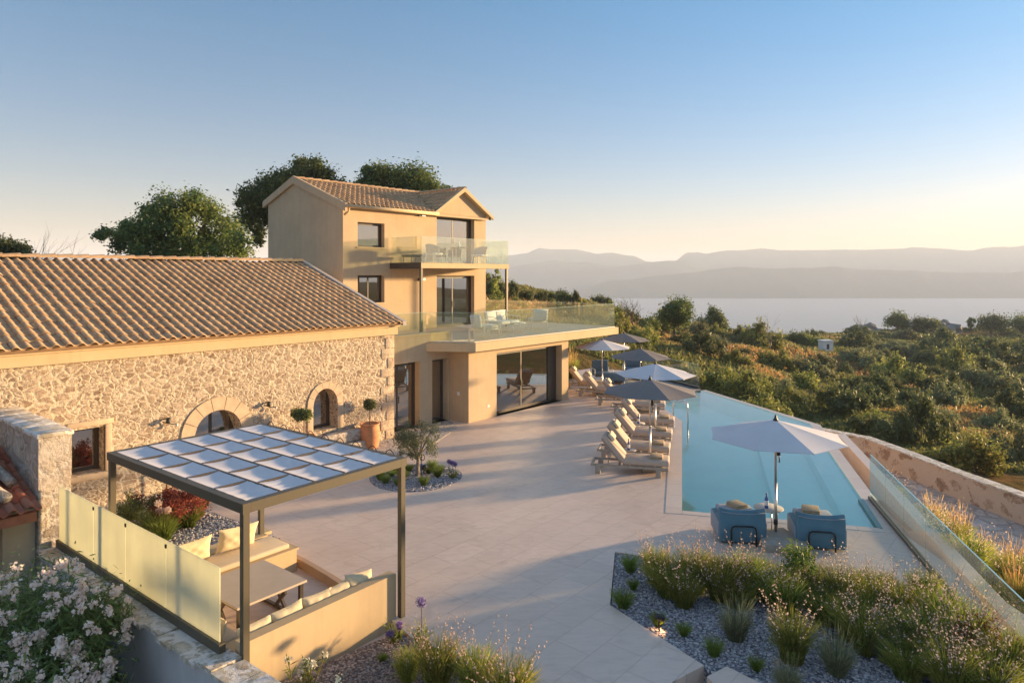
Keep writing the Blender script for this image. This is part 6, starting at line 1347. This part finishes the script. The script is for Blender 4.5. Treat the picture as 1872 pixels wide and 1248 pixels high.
# loose pebbles on the near beds
def pebbles(name, n, poly, z, r0, r1, mat, label=None):
    P_ = np.array([p[:2] for p in poly], float); mn, mx = P_.min(0), P_.max(0)
    bm = bmesh.new(); bmesh.ops.create_icosphere(bm, subdivisions=1, radius=1); bv = np.array([v.co[:] for v in bm.verts]); bf = np.array([[v.index for v in f.verts] for f in bm.faces]); bm.free()
    pts = []
    while len(pts) < n:
        q_ = mn+(mx-mn)*rng.random(2); ins = False; j = len(P_)-1
        for i in range(len(P_)):
            if ((P_[i,1] > q_[1]) != (P_[j,1] > q_[1])) and q_[0] < (P_[j,0]-P_[i,0])*(q_[1]-P_[i,1])/(P_[j,1]-P_[i,1])+P_[i,0]: ins = not ins
            j = i
        if ins: pts.append(q_)
    pts = np.array(pts); s_ = (r0+(r1-r0)*rng.random(n))[:,None,None]*(1+.35*rng.normal(size=(n,1,3))).clip(.6,1.5); s_[:,:,2] *= .6
    a = rng.random(n)*6.28; ca, sa = np.cos(a)[:,None], np.sin(a)[:,None]; V_ = bv[None]*s_; X_ = V_[:,:,0]*ca-V_[:,:,1]*sa; Y_ = V_[:,:,0]*sa+V_[:,:,1]*ca
    W_ = np.stack([X_+pts[:,0:1], Y_+pts[:,1:2], V_[:,:,2]+z+.006], -1).reshape(-1,3).astype(np.float32); F_ = (bf[None]+(np.arange(n)*len(bv))[:,None,None]).reshape(-1,3).astype(np.int32)
    me = bpy.data.meshes.new(name); me.vertices.add(len(W_)); me.loops.add(F_.size); me.polygons.add(len(F_)); me.vertices.foreach_set('co', W_.ravel()); me.loops.foreach_set('vertex_index', F_.ravel()); me.polygons.foreach_set('loop_start', np.arange(0,F_.size,3,dtype=np.int32)); me.polygons.foreach_set('loop_total', np.full(len(F_),3,np.int32)); me.update(calc_edges=True)
    set_tint(me, np.repeat(rng.random(n), len(bf))); me.materials.append(mat); o = bpy.data.objects.new(name, me); COL.objects.link(o); tag(o, kind='stuff')
def pebmat(name, cols):
    m, t, b, o = newmat(name); a = N(t, 'ShaderNodeAttribute', attribute_name='tint'); L(t, ramp(t, a.outputs['Fac'], [(i/(len(cols)-1), c) for i, c in enumerate(cols)]), b.inputs['Base Color']); b.inputs['Roughness'].default_value = .75; return m
PM = pebmat('grey_pebble_mix', [(.12,.12,.14),(.24,.23,.25),(.36,.34,.35),(.19,.18,.20),(.54,.51,.50),(.29,.27,.28)])
pebbles('loose_grey_pebbles', 9000, [(2.66,9.40),(1.66,11.14),(2.04,13.2),(4.9,12.05),(7.3,11.2),(6.2,8.6),(3.0,8.6)], -.03, .012, .026, PM)
pebbles('loose_brown_pebbles', 3500, [(-3.0,8.6),(.2,8.5),(-.5,9.3),(-1.5,10.05)], -.02, .010, .022, pebmat('brown_pebble_mix', [(.10,.07,.06),(.24,.18,.15),(.38,.31,.27),(.15,.11,.10)]))
pebbles('loose_bed_pebbles', 2500, pts_olive if 'pts_olive' in globals() else [(oc.x+1.18*math.cos(a), oc.y+1.18*math.sin(a)) for a in np.linspace(0, 6.28, 30)], .012, .014, .03, PM)
pebbles('loose_planter_pebbles', 2500, [(-7.6,12.5),(-6.9,11.7),(-4.85,13.75),(-5.9,14.7),(-7.15,15.5)], .03, .016, .036, pebmat('planter_pebble_mix', [(.12,.11,.11),(.30,.27,.25),(.55,.50,.46),(.20,.18,.17)]))

# ---- air: pale haze round the camera and the whole scene
m = bpy.data.materials.new('pale_air'); m.use_nodes = True; t = m.node_tree; t.nodes.clear(); out = N(t, 'ShaderNodeOutputMaterial'); pv = N(t, 'ShaderNodeVolumePrincipled')
pv.inputs['Color'].default_value = (.71,.81,.95,1); pv.inputs['Density'].default_value = HAZE; pv.inputs['Anisotropy'].default_value = .0; L(t, pv.outputs[0], out.inputs['Volume'])
mb = MB(); mb.box(-20500, 20500, -3050, 9200, -89.5, 185); o = mb.build('haze', m); tag(o, kind='stuff')
